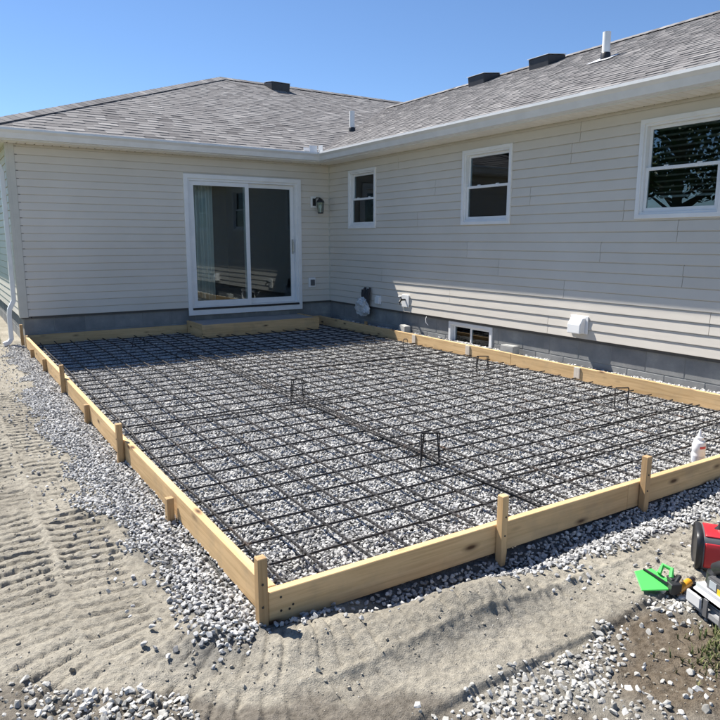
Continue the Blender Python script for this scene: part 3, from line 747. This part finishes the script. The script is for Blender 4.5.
MB().box((-.63, .476, 2.385), (-.494, .480, 2.49), lambda u, o, z: wB(u, o, z)).build('splash_guard', M['alu'], house)
MB().box((-.63, .476, 2.385), (-.494, .480, 2.49), lambda u, o, z: wR(u, o, z)).build('splash_guard', M['alu'], house)
sg.hide_render = False
# downspout at the end of the rear wall
ds = [(-5.16, .06, 2.28), (-5.16, .06, 2.16), (-4.915, .10, 1.98), (-4.895, .10, 1.90), (-4.895, .10, .30), (-4.895, .10, .22), (-4.955, .10, .10), (-4.965, .10, .02), (-4.965, .10, -.30), (-5.0, .085, -.345), (-5.07, .06, -.365)]
mb = MB(); v = []; f = []
for i, p_ in enumerate(ds):
    a = Vector(ds[max(i-1, 0)]); b = Vector(ds[min(i+1, len(ds)-1)]); t = (b-a).normalized(); s1 = Vector((0, 1, 0)); s2 = t.cross(s1).normalized()
    for q1, q2 in ((-1, -1), (1, -1), (1, 1), (-1, 1)): v.append(ID(*(Vector(p_)+s1*q1*.038+s2*q2*.028)))
for i in range(len(ds)-1):
    for k in range(4): f.append((i*4+k, i*4+(k+1) % 4, (i+1)*4+(k+1) % 4, (i+1)*4+k))
f += [(0, 1, 2, 3), tuple(len(v)-4+k for k in (3, 2, 1, 0))]
mb.add(v, f).build('downspout', M['gutter'], house, .004)

# trees on the lawn to the left (outside the frame, seen mirrored in the wing windows)
def bark_leaf(): 
    m, nt, p = base('tree_leaf', (.06, .1, .03), .6, 0, .3); a = N(nt, 'ShaderNodeAttribute', attribute_name='tint')
    nt.links.new(ramp(nt, a.outputs['Fac'], [(0, (.022, .045, .014)), (.6, (.05, .09, .026)), (1, (.10, .14, .04))]), p.inputs['Base Color']); return m
M['leaf'] = bark_leaf(); M['bark'] = simple('tree_bark', (.10, .08, .06), .95, var=.2, nscale=9, bmp=.8, bscale=30)
def tree(loc, H, R_, seed, label):
    rg = np.random.default_rng(seed); o = tag(empty('tree', loc), label, 'tree', 'trees on the lawn left of the house')
    mb = MB(); mb.tube([(0, 0, -.2), (.05, .02, H*.25), (-.05, .08, H*.55), (.05, 0, H*.85)], [.26, .2, .13, .04], 9); cl = []
    for k in range(26):
        z0 = H*rg.uniform(.25, .8); a = k*2.4+rg.uniform(-.4, .4); L = R_*rg.uniform(.55, 1.0)*(1.15-abs(z0/H-.5)); e = (L*math.cos(a), L*math.sin(a), z0+L*.45)
        mb.tube([(0, 0, z0), (e[0]*.5, e[1]*.5, z0+L*.3), e], [.07, .045, .015], 6); cl += [e, (e[0]*.6, e[1]*.6, z0+L*.5)]
    cl.append((0, 0, H*.93)); mb.build('trunk', M['bark'], o, smooth=True)
    v = []; f = []; t = []
    for c in cl:
        n_ = 95; q = rg.normal(0, 1, (n_, 3)); q /= np.linalg.norm(q, axis=1)[:, None]; q = q*rg.uniform(.3, 1, (n_, 1))*np.array([.85, .85, .6])*R_*.38+np.array(c); tt = rg.uniform(.2, .8)
        for w in q:
            a, b = rg.normal(0, 1, 3), rg.normal(0, 1, 3); a /= np.linalg.norm(a); b -= a*(a@b); b /= np.linalg.norm(b); z_ = rg.uniform(.09, .17); i = len(v)
            v += [w-a*z_, w+b*z_*.5, w+a*z_, w-b*z_*.5]; f.append((i, i+1, i+2, i+3)); t += [min(1, max(0, tt+rg.normal(0, .2)))]*4
    cr = mk('crown', v, f, M['leaf'], o); a_ = cr.data.attributes.new('tint', 'FLOAT', 'POINT'); a_.data.foreach_set('value', t)
for k, (tx, ty, th, tr, tl) in enumerate(((-19.5, 6.0, 9.5, 3.6, 'leafy tree mirrored in the window with lowered blind'), (-24, 11.5, 11, 4.0, 'tall wide tree standing behind two smaller lawn trees'),
        (-18.5, .5, 8.5, 3.2, 'smallest leafy tree of the row on the lawn'), (-26, 4.0, 11, 4.0, 'tall wide tree standing behind the smallest lawn tree'), (-21, 17.0, 9, 3.4, 'leafy tree at the far end of the lawn row'))): tree((tx, ty, -.42), th, tr, 300+k, tl)

# things on the walls ---------------------------------------------------
lamp = tag(empty('wall_lantern', (-.29, 0, 1.46)), 'small black carriage lantern on white mounting block beside sliding door', 'lamp')
def lf(u, o, z): return (u, -o, z)
MB().box((-.085, .0135, .10), (.02, .034, .285), lf).build('mounting_block', M['white'], lamp, .004)
MB().box((-.055, .034, .13), (0, .05, .25), lf).build('backplate', M['black'], lamp, .003)
hd = MB(); lc = (.045, -.125)
hd.lathe([(.075, .185), (.072, .20), (.045, .235), (.02, .25)], (lc[0], lc[1], 0), 4).tube([(-.028, -.05, .225), (-.01, -.09, .262), (lc[0], lc[1], .255)], .009, 8)
hd.build('hood', M['black'], lamp)
fr = MB()
for k in range(4):
    a = math.pi/2*k; fr.tube([(lc[0]+.048*math.cos(a), lc[1]+.048*math.sin(a), .02), (lc[0]+.066*math.cos(a), lc[1]+.066*math.sin(a), .188)], .0055, 6)
fr.lathe([(.05, .005), (.054, .012), (.05, .022)], (lc[0], lc[1], 0), 4); fr.build('cage', M['black'], lamp)
MB().lathe([(.044, .024), (.062, .184)], (lc[0], lc[1], 0), 4).build('lantern_glass', M['glass'], lamp)
MB().lathe([(.012, .024), (.012, .08), (.02, .10), (.02, .13), (.008, .15)], (lc[0], lc[1], 0), 10).build('bulb', M['white'], lamp, smooth=True)
ob = tag(empty('outlet_box', (-.365, 0, .25)), 'white weatherproof outlet box with dark cover low beside sliding door', 'outlet')
MB().box((-.065, .0135, -.01), (.065, .03, .155), lf).build('mounting_block', M['white'], ob, .004)
MB().box((-.035, .03, .02), (.04, .055, .12), lf).build('outlet_cover', simple('grey_cover', (.10, .10, .105), .4), ob, .006)
dv = tag(empty('dryer_vent', (0, -5.34, .06)), 'white plastic dryer vent hood low on sunlit siding', 'vent')
def rf(u, o, z): return (-o, u, z)
MB().box((-.115, .0135, -.005), (.115, .026, .185), rf).build('mounting_block', M['white'], dv, .004)
MB().add([rf(u, o, z) for u in (-.085, .085) for o, z in ((.026, .17), (.065, .165), (.11, .10), (.115, .0), (.026, .0))],
         [(0, 1, 2, 3, 4), (9, 8, 7, 6, 5), (0, 5, 6, 1), (1, 6, 7, 2), (2, 7, 8, 3), (3, 8, 9, 4), (4, 9, 5, 0)]).build('vent_hood', M['white'], dv, .008)
hy = tag(empty('hose_bib', (0, -2.235, .09)), 'brass hose tap on white block at shadow edge of siding', 'tap')
MB().box((-.085, .0135, -.02), (.085, .03, .16), rf).build('mounting_block', M['white'], hy, .004)
mb = MB(); mb.tube([rf(0, .03, .09), rf(0, .10, .09), rf(0, .13, .06), rf(0, .135, .02)], [.014, .016, .016, .019], 10); mb.tube([rf(0, .10, .10), rf(0, .115, .135)], .007, 8)
mb.build('tap_body', M['black'], hy, smooth=True)
MB().lathe([(.03, 0), (.034, .006), (.03, .012)], rf(0, .117, .135), 12).build('tap_wheel', M['white'], hy)
# line set stub wrapped in plastic
ls = tag(empty('pipe_bundle', (0, -1.24, -.12)), 'dark pipe bundle in torn white plastic bag on wall by corner', 'pipes')
mb = MB()
for k in range(6):
    u = -.10+.04*k; mb.tube([rf(u, .05+.012*(k % 2), .42-.02*(k % 3)), rf(u*.9, .075, .30), rf(u*.75, .07, .1)], .018, 8)
mb.build('dark_pipes', simple('foam_sleeve', (.028, .03, .035), .7), ls, smooth=True)
me = bmesh.new(); bmesh.ops.create_icosphere(me, subdivisions=4, radius=1)
for v_ in me.verts:
    p_ = v_.co; n_ = float(fbm(np.array([p_.x*3+p_.z*2]), np.array([p_.y*3+p_.z*1.3]), .8, 3, 201)[0])
    flare = 1+.35*(-p_.z); v_.co = Vector((-.10+p_.x*.065*(1+.5*n_), p_.y*.15*flare*(1+.3*n_)+.03, .125+p_.z*.135*(1+.25*n_)))
mm = bpy.data.meshes.new('plastic_wrap'); me.to_mesh(mm); me.free(); mm.materials.append(simple('white_plastic_film', (.62, .64, .66), .25, var=.1)); link('plastic_wrap', mm, ls)
jb = tag(empty('junction_box', (0, -1.53, .05)), 'small white junction box beside plastic wrapped pipes', 'box')
MB().box((-.075, .0135, 0), (.075, .024, .135), rf).build('mounting_block', M['white'], jb, .003)
MB().box((-.055, .024, .012), (.055, .06, .12), rf).build('cover', M['white'], jb, .006)
# cable tail by the basement window
tag(MB().tube([(-.03, -2.74, -.02), (-.06, -2.76, -.05), (-.075, -2.79, -.10), (-.06, -2.82, -.13)], .004, 6).build('cable_tail', M['white']), 'short white cable tail hanging below siding near basement window', 'cable')
# curtain inside the door
v = []; f = []; n = 90
for i in range(n+1):
    u = -2.42+.42*i/n; o = .22+.028*math.sin(i*.55)+.012*math.sin(i*.23+1)
    for z in (.02, .7, 1.4, 2.1): v.append((u+(.06*(z/2.1)*(i/n)*0), o+.008*math.sin(z*3+i*.2), z))
for i in range(n):
    for k in range(3): f.append((i*4+k, i*4+4+k, i*4+5+k, i*4+1+k))
cu = mk('curtain', v, f, M['curtain'], smooth=True); md = cu.modifiers.new('thickness', 'SOLIDIFY'); md.thickness = .002
tag(cu, 'white pleated curtain hanging inside the left half of sliding door', 'curtain')

# ------------------------------------------------------------------ formwork
FO = Vector((-2.5, -4.0, ZF-BH))
form = tag(empty('timber_formwork', FO), 'slab formwork of pale two by six boards held by wooden stakes', 'formwork')
def board(a, b, top, h=BH, t=BT, mat='form', name='form_board', parent=form, off=FO):
    """board from a to b (its outer lower line), grain along local x"""
    a, b = Vector(a), Vector(b); d = b-a; L = d.length
    mb = MB().box((0, 0, 0), (L, t, h)); o = mb.build(name, M[mat], parent, .0025)
    o.location = Vector((a.x, a.y, top-h))-off; o.rotation_euler = (0, -math.asin(d.z/L) if L else 0, math.atan2(d.y, d.x)); return o
# left run (outer face at x=XL), three boards
board((XL+.004, -3.40, 0), (XL+.0, -.075, 0), ZF+.002, t=-BT); board((XL-.004, -5.66, 0), (XL+.004, -3.404, 0), ZF, t=-BT); board((XL+.012, yfront(XL)+.04, 0), (XL+.006, -5.664, 0), ZF+.001, t=-BT)
# front run
board((XL+.0, yfront(XL), 0), (-2.74, yfront(-2.74), 0), ZF); board((-2.737, yfront(-2.74)+.002, 0), (XR+.06, yfront(XR), 0), ZF-.001)
# right run, rear run
board((XR, yfront(XR)+.042, 0), (XR, -4.62, 0), ZF, t=BT); board((XR, -4.617, 0), (XR+.002, -2.02, 0), ZF+.003, t=BT); board((XR+.003, -2.017, 0), (XR, -.075, 0), ZF, t=BT)
board((XL+.005, -.070, 0), (-2.575, -.066, 0), ZF); board((-.625, -.068, 0), (XR+.03, -.068, 0), ZF)
def stake(x_, y_, ztop, depth=.55, rz=0., lean=(0, 0), mat='stake', s=.038, nails=((.10,), (.19,)), nside=(0, -1)):
    h = depth; mb = MB(); q = s/2
    v = [(-q, -q, 0), (q, -q, 0), (q, q, 0), (-q, q, 0), (-q, -q, -h*.50), (q, -q, -h*.50), (q, q, -h*.62), (-q, q, -h*.62), (.0, 0, -h)]
    mb.add(v, [(0, 1, 2, 3), (0, 4, 5, 1), (1, 5, 6, 2), (2, 6, 7, 3), (3, 7, 4, 0), (4, 8, 5), (5, 8, 6), (6, 8, 7), (7, 8, 4)])
    # rotate so that grain (local x) runs along the stake: swap axes
    mb.v = [(-p[2], p[1], p[0]) for p in mb.v]
    o = mb.build('stake', M[mat], form, .0025)
    o.location = Vector((x_, y_, ztop))-FO
    o.rotation_euler = (Matrix.Rotation(lean[0], 3, 'X') @ Matrix.Rotation(lean[1], 3, 'Y') @ Matrix.Rotation(rz, 3, 'Z') @ Matrix.Rotation(math.pi/2, 3, 'Y')).to_euler()
    for (dz,) in nails:
        nb = MB(); nb.tube([(dz, -q-.0025, random.uniform(-.006, .006)), (dz, -q+.006, 0)], .0045, 8) if nside[1] else nb.tube([(dz, 0, -q-.0025), (dz, 0, -q+.006)], .0045, 8)
        nb.build('nail', M['black'], o)
    return o
ls_ = [(.02, .145), (-1.05, -.045), (-2.14, .0), (-3.36, .13), (-4.53, .0), (-5.66, .115), (-6.74, -.018)]
for k, (yy, dz) in enumerate(ls_): stake(XL-.0225+(.004 if yy > -5.5 else .0), yy, ZF+dz, rz=random.uniform(-.06, .06), lean=(random.uniform(-.02, .02), random.uniform(-.02, .02)), nside=(-1, 0))
stake(XL-.022, yfront(XL)+.012, ZF+.145, depth=.60)
for xx, dz in ((-3.675, .147), (-2.63, .147), (-1.5, .14), (-.5, .12)): stake(xx, yfront(xx)-.0215, ZF+dz, mat='form' if xx < -3 else 'stake', rz=.03*random.choice((-1, 1)))
for yy, dz in ((-1.42, .035), ): stake(XR+.06, yy, ZF+dz, nails=())
for yy in (-2.83, -3.93, -5.60):                                # pale cleats nailed over the inner face of the right run
    o = MB().box((0, 0, 0), (.115, .075, .012)).build('cleat', M['pale'], form, .0015)
    o.location = Vector((XR-BT-.0005, yy, ZF-.118))-FO; o.rotation_euler = (0, math.radians(-90), 0)
# screws at the corner
for px_, pz in ((.05, .11), (.05, .055), (.085, .052), (.10, .066)):
    MB().tube([(XL+px_-FO.x, yfront(XL)-.002-FO.y, ZF-BH+pz-FO.z), (XL+px_-FO.x, yfront(XL)+.004-FO.y, ZF-BH+pz-FO.z)], .005, 8).build('screw', M['black'], form)

# step box below the door
st = tag(empty('step_box', (-1.6, -.05, ZG)), 'low wooden step box with grey top under the sliding door', 'step')
SO = Vector((-1.6, -.05, ZG))
board((-2.57, -.74, 0), (-.63, -.74, 0), -.187, h=.20, name='riser_board', parent=st, off=SO)
board((-2.57, -.701, 0), (-2.57, -.04, 0), -.187, h=.20, t=-BT, name='side_board', parent=st, off=SO); board((-.63, -.701, 0), (-.63, -.04, 0), -.187, h=.20, t=BT, name='side_board', parent=st, off=SO)
MB().box((-.93, -.650, .08), (.93, -.0, .196)).build('step_top', simple('grey_step_top', (.30, .30, .30), .8, var=.06, bmp=.2, bscale=120), st, .003)

# ------------------------------------------------------------------ reinforcement
RO = Vector((-2.5, -4.0, ZG+.03))
mat_ = tag(empty('rebar_mat', RO), 'tied grid of dark steel reinforcing bars laid over the gravel', 'rebar')
def rebar(pts, r, name='rebar', parent=mat_, off=RO, n=6): return MB().tube([Vector(p_)-off for p_ in pts], r, n).build(name, M['rebar'], parent, smooth=True)
zx, zy = ZG+.036, ZG+.0475
def sag(a, b): return .007*float(fbm(np.array([a]), np.array([b]), .9, 2, 211)[0])
xs_ = [XL+.155+.2105*k+random.uniform(-.012, .012) for k in range(21)]
for k, xb in enumerate(xs_):
    dr = random.uniform(-.018, .018); y0 = yfront(xb)+random.uniform(.05, .10); y1 = -.14-random.uniform(0, .06)
    if -2.6 < xb < -.6: y1 = -.79
    pts = []; m = 22
    for i in range(m+1):
        y_ = y0+(y1-y0)*i/m; pts.append((xb+dr*(i/m-.5)+.006*math.sin(i*.9+k*2.1), y_, zy+sag(xb, y_)))
    rebar(pts, .0072)
for k in range(36):
    yb = -.30-.2125*k+random.uniform(-.015, .015); pts = []; m = 14; x0, x1 = XL+.06+random.uniform(0, .05), XR-BT-.04-random.uniform(0, .05); dr = random.uniform(-.025, .025)
    if yb > -.78: x0, x1 = (XL+.07, -2.61)
    if yb < yfront(x0)+.06: continue
    for i in range(m+1):
        x_ = x0+(x1-x0)*i/m; pts.append((x_, yb+dr*(i/m-.5)+.005*math.sin(i*1.3+k), zx+sag(x_, yb)))
    rebar(pts, .0060)
# lap bars doubled along the standee line, and loose lapped pieces
for xb, ya, yb_, off in ((-3.17, -7.86, -1.9, .018), (-3.13, -6.9, -2.6, .03), (-3.205, -7.8, -4.9, .02), (-1.15, -7.2, -2.6, .02)):
    rebar([(xb+.012*math.sin(i*1.1), ya+(yb_-ya)*i/16, zy+.012+sag(xb, ya+(yb_-ya)*i/16)) for i in range(17)], .0060)
for yb, xa, xb in ((-7.25, -3.0, -.4), (-6.28, -2.7, -.45), (-5.05, -4.6, -2.6), (-3.7, -2.6, -.5), (-6.86, -1.9, -.36)):
    rebar([(xa+(xb-xa)*i/8, yb+.008*math.sin(i*1.7), zx+.004+sag(xa, yb)) for i in range(9)], .0058)
# tie wires: little twists at crossings of the near half, one part each row
for k, xb in enumerate(xs_[:14]):
    mb = MB()
    for j in range(5, 36, 2):
        yb = -.30-.2125*j
        if yb < yfront(xb)+.1: continue
        p_ = Vector((xb, yb, zy+sag(xb, yb)))-RO
        mb.tube([p_+Vector((-.014, -.012, -.006)), p_+Vector((0, 0, .010)), p_+Vector((.014, .012, -.006)), p_+Vector((.022, .004, .012))], .0013, 4)
    tag(mb.build('tie_wires', M['rebar'], mat_), kind='stuff')
# standees
def standee(x_, y_, rz, h, w, spread, label, extra=0):
    o = tag(empty('rebar_standee', (x_, y_, ZG+.012), rz), label, 'rebar chair', 'bent rebar standees on the mat'); r = .0055
    MB().tube([(-w/2, 0, h), (w/2, 0, h)], r, 8).build('top_bar', M['rebar'], o, smooth=True)
    for sgn in (-1, 1):
        MB().tube([(sgn*w/2, 0, h+.001), (sgn*(w/2+.006), sgn*spread*.12, h-.012), (sgn*(w/2+.016), sgn*spread, .006), (sgn*(w/2+.018), sgn*(spread+.05), .004)], r, 8).build('leg', M['rebar'], o, smooth=True)
        if extra: MB().tube([(sgn*(w/2-.012), 0, h-.004), (sgn*(w/2-.004), -sgn*spread*.8, .006)], r, 8).build('leg', M['rebar'], o, smooth=True)
for a in ((-3.09, -4.76, -.35, .17, .10, .05, 'four legged bent rebar standee midway along the doubled bars', 1),
          (-3.19, -6.80, -.5, .205, .11, .06, 'tall bent rebar standee on the doubled bars near front form', 1),
          (-.95, -2.70, -.5, .135, .11, .03, 'low rebar standee at edge of house shadow', 0),
          (-1.40, -4.77, -.5, .135, .10, .02, 'small square rebar standee beside taller slanted one', 0),
          (-.76, -4.67, -.6, .155, .12, .06, 'slanted rebar standee facing the basement window', 1),
          (-.93, -6.56, -.5, .18, .11, .03, 'upright black rebar standee behind the white bottle', 0),
          (-3.55, -1.02, -.4, .13, .12, .03, 'rebar standee in the house shadow near rear form', 0),
          (-3.35, -2.28, -.4, .09, .13, .03, 'low rebar standee where doubled bars leave the shadow', 0),
          (-.62, -3.05, -.4, .13, .04, .03, 'narrow rebar standee close to right form', 0)): standee(*a)

# ------------------------------------------------------------------ loose things
bt = tag(empty('squeeze_bottle', (-1.74, -7.72, ZG+.025), .3), 'white plastic squeeze bottle with cone nozzle and red print', 'bottle')
MB().lathe([(.050, 0), (.056, .006), (.056, .06), (.0535, .066), (.0535, .078), (.056, .084), (.056, .118), (.048, .138), (.024, .148), (.021, .152)], (0, 0, 0), 28, 1.0, .72).build('bottle_body', M['white'], bt, smooth=True)
MB().lathe([(.024, .150), (.024, .166), (.014, .172), (.005, .215), (.004, .218)], (0, 0, 0), 18).build('nozzle', M['white'], bt, smooth=True)
def wrap(a0, a1, z0, z1, r, sy):
    mb = MB(); m = 10; v = []; f = []
    for i in range(m+1):
        a = a0+(a1-a0)*i/m; v += [(r*math.cos(a), sy*r*math.sin(a), z0), (r*math.cos(a), sy*r*math.sin(a), z1)]
    return mb.add(v, [(2*i, 2*i+2, 2*i+3, 2*i+1) for i in range(m)])
wrap(-2.7, -1.7, .100, .116, .0568, .725).build('red_print', simple('red_ink', (.55, .06, .07), .5), bt)
wrap(-3.7, -1.9, .016, .052, .0567, .725).build('grey_print', simple('grey_ink', (.55, .57, .62), .5), bt)

# concrete bits behind right form
def chunk(loc, s_, rz, label):
    o = MB().box((-s_[0], -s_[1], 0), (s_[0], s_[1], s_[2])).build('concrete_piece', M['conc'], None, .008, seg=2)
    for v_ in o.data.vertices: v_.co.x += random.uniform(-.003, .003); v_.co.z += random.uniform(-.003, .003)
    o.location = loc; o.rotation_euler = (random.uniform(-.05, .05), .04, rz); return tag(o, label, 'concrete')
chunk((-.10, -4.42, -.30), (.06, .10, .11), .1, 'pale concrete brick standing between right form and foundation')
chunk((-.11, -2.33, -.30), (.05, .09, .12), -.1, 'small grey concrete offcut beside form in front of hose tap')

# tools at the lower right
def rbox(name, a, b, mat, parent, bev, seg=3):
    return MB().box(a, b).build(name, mat, parent, bev, seg=seg, smooth=True)
gx0, gy0 = -3.319, -8.828
tc = tag(empty('tool_case', (gx0, gy0, float(ground_h(np.array([gx0]), np.array([gy0]))[0])+.008), -1.94), 'grey and white plastic tool case with black handle and yellow label', 'tool case')
m_sil = simple('silver_plastic', (.60, .60, .61), .3, .1, var=.03); m_dk = simple('dark_grey_plastic', (.10, .10, .105), .4, var=.05); m_yl = simple('yellow_label', (.78, .50, .02), .45, var=.03)
rbox('lower_shell', (-.17, -.11, 0), (.17, .11, .055), simple('grey_plastic', (.26, .26, .265), .4), tc, .018)
rbox('lid', (-.172, -.112, .053), (.172, .112, .105), m_sil, tc, .028)
for xx in (-.115, .09): rbox('latch', (xx-.04, -.121, .03), (xx+.04, -.109, .078), m_sil, tc, .004, 2)
for xx in (-.055, .03): rbox('lid_band', (xx-.012, -.1155, .012), (xx+.012, -.109, .085), m_dk, tc, .002, 1)
hm = MB(); hp = []
for k in range(13):
    a = math.pi*k/12; hp.append((-.12*math.cos(a)+.0, -.035, .11+.10*math.sin(a)**.6))
hm.tube(hp, .026, 12).build('carry_handle', M['rubber'], tc, smooth=True)
rbox('label_pad', (-.108, -.075, .100), (.14, .05, .152), m_dk, tc, .006, 2)
MB().box((-.045, -.0775, .106), (.11, -.0748, .128)).build('yellow_label', m_yl, tc)
MB().box((-.088, -.0775, .114), (-.052, -.0748, .143)).build('clear_label', simple('pale_label', (.42, .45, .48), .2), tc)
rx0, ry0 = -2.92, -8.59
rc = tag(empty('power_tool', (rx0, ry0, float(ground_h(np.array([rx0]), np.array([ry0]))[0])+.006), -.95), 'red and black rounded power tool housing lying on dirt', 'power tool')
m_red = simple('red_plastic', (.50, .022, .03), .3, var=.05)
def prof_pt(a, k=1.0):
    c, n_ = math.cos(a), math.sin(a); e = .55
    return (.100*k*math.copysign(abs(c)**e, c), .092+.090*k*math.copysign(abs(n_)**e, n_))
def swept(name, xs_k, mat, a0=0, a1=2*math.pi, n=40, thick=None):
    full = thick is None; mb = MB(); v = []; f = []; m = n if full else n+1
    for x_, k in xs_k:
        for i in range(m): v.append((x_, *prof_pt(a0+(a1-a0)*i/n, k)))
    for j in range(len(xs_k)-1):
        for i in range(m if full else m-1): f.append((j*m+i, j*m+(i+1) % m, (j+1)*m+(i+1) % m, (j+1)*m+i))
    if full: f += [tuple(range(m))[::-1], tuple((len(xs_k)-1)*m+i for i in range(m))]
    o = mb.add(v, f).build(name, mat, rc, smooth=True)
    if not full:
        md = o.modifiers.new('thickness', 'SOLIDIFY'); md.thickness = thick
    return o
swept('body', [(-.152, .80), (-.148, .92), (-.135, .955), (.15, .955), (.17, .88)], m_dk)
swept('end_rim', [(-.160, .90), (-.166, .97), (-.158, 1.015), (-.146, 1.0), (-.140, .95)], M['rubber'])
for a0, a1 in ((math.radians(52), math.radians(128)), (math.radians(-28), math.radians(24)), (math.radians(156), math.radians(208))):
    swept('red_panel', [(-.134, .962), (-.128, .99), (.14, .99), (.15, .965)], m_red, a0, a1, 14, .004)
MB().tube([(-.08, 0, .178), (-.07, 0, .215), (.07, 0, .225), (.11, 0, .178)], .014, 10).build('carry_handle', M['rubber'], rc, smooth=True)
ex0, ey0 = -3.35, -8.49
gt = tag(empty('hand_tool', (ex0, ey0, float(ground_h(np.array([ex0]), np.array([ey0]))[0])+.01), -.45), 'bright green flat plastic hand tool with black clamp on dirt', 'hand tool')
m_gr = simple('green_plastic', (.10, .62, .12), .4, var=.05)
MB().add([(-.085, -.05, .012), (.03, -.055, .01), (.055, .0, .03), (.02, .06, .045), (-.06, .055, .04), (-.085, -.05, .018), (.03, -.055, .016), (.055, .0, .036), (.02, .06, .051), (-.06, .055, .046)],
         [(4, 3, 2, 1, 0), (5, 6, 7, 8, 9), (0, 1, 6, 5), (1, 2, 7, 6), (2, 3, 8, 7), (3, 4, 9, 8), (4, 0, 5, 9)]).build('blade', m_gr, gt, .002)
MB().tube([(-.02, .055, .052), (.0, .02, .046), (.03, -.04, .034), (.045, -.06, .02)], .005, 8).build('stiffener', M['black'], gt, smooth=True)
mb = MB().box((.03, -.075, .0), (.075, -.035, .045)); mb.box((.05, -.04, .005), (.085, .0, .05)); mb.tube([(.06, -.05, .04), (.09, -.03, .055), (.10, .0, .04)], .009, 8); mb.build('clamp', M['rubber'], gt, .004)
MB().tube([(.03, .02, .048), (.055, .035, .075), (.075, .005, .07), (.06, -.02, .045)], .010, 8).build('grip', m_gr, gt, smooth=True)
mk0 = tag(empty('marker', (-3.265, -8.565, float(ground_h(np.array([-3.265]), np.array([-8.565]))[0])+.022), .12), 'orange yellow marker tube between green tool and red power tool', 'marker')
MB().tube([(-.062, 0, 0), (-.058, 0, 0), (.05, 0, .003), (.056, 0, .003)], [.012, .0165, .0165, .012], 14).build('barrel', simple('orange_plastic', (.82, .38, .03), .35), mk0, smooth=True)
MB().tube([(.056, 0, .003), (.085, 0, .004)], [.0135, .012], 12).build('cap', M['rubber'], mk0, smooth=True)
MB().tube([(-.062, 0, 0), (-.075, 0, -.002)], [.010, .008], 12).build('tip', M['rubber'], mk0, smooth=True)
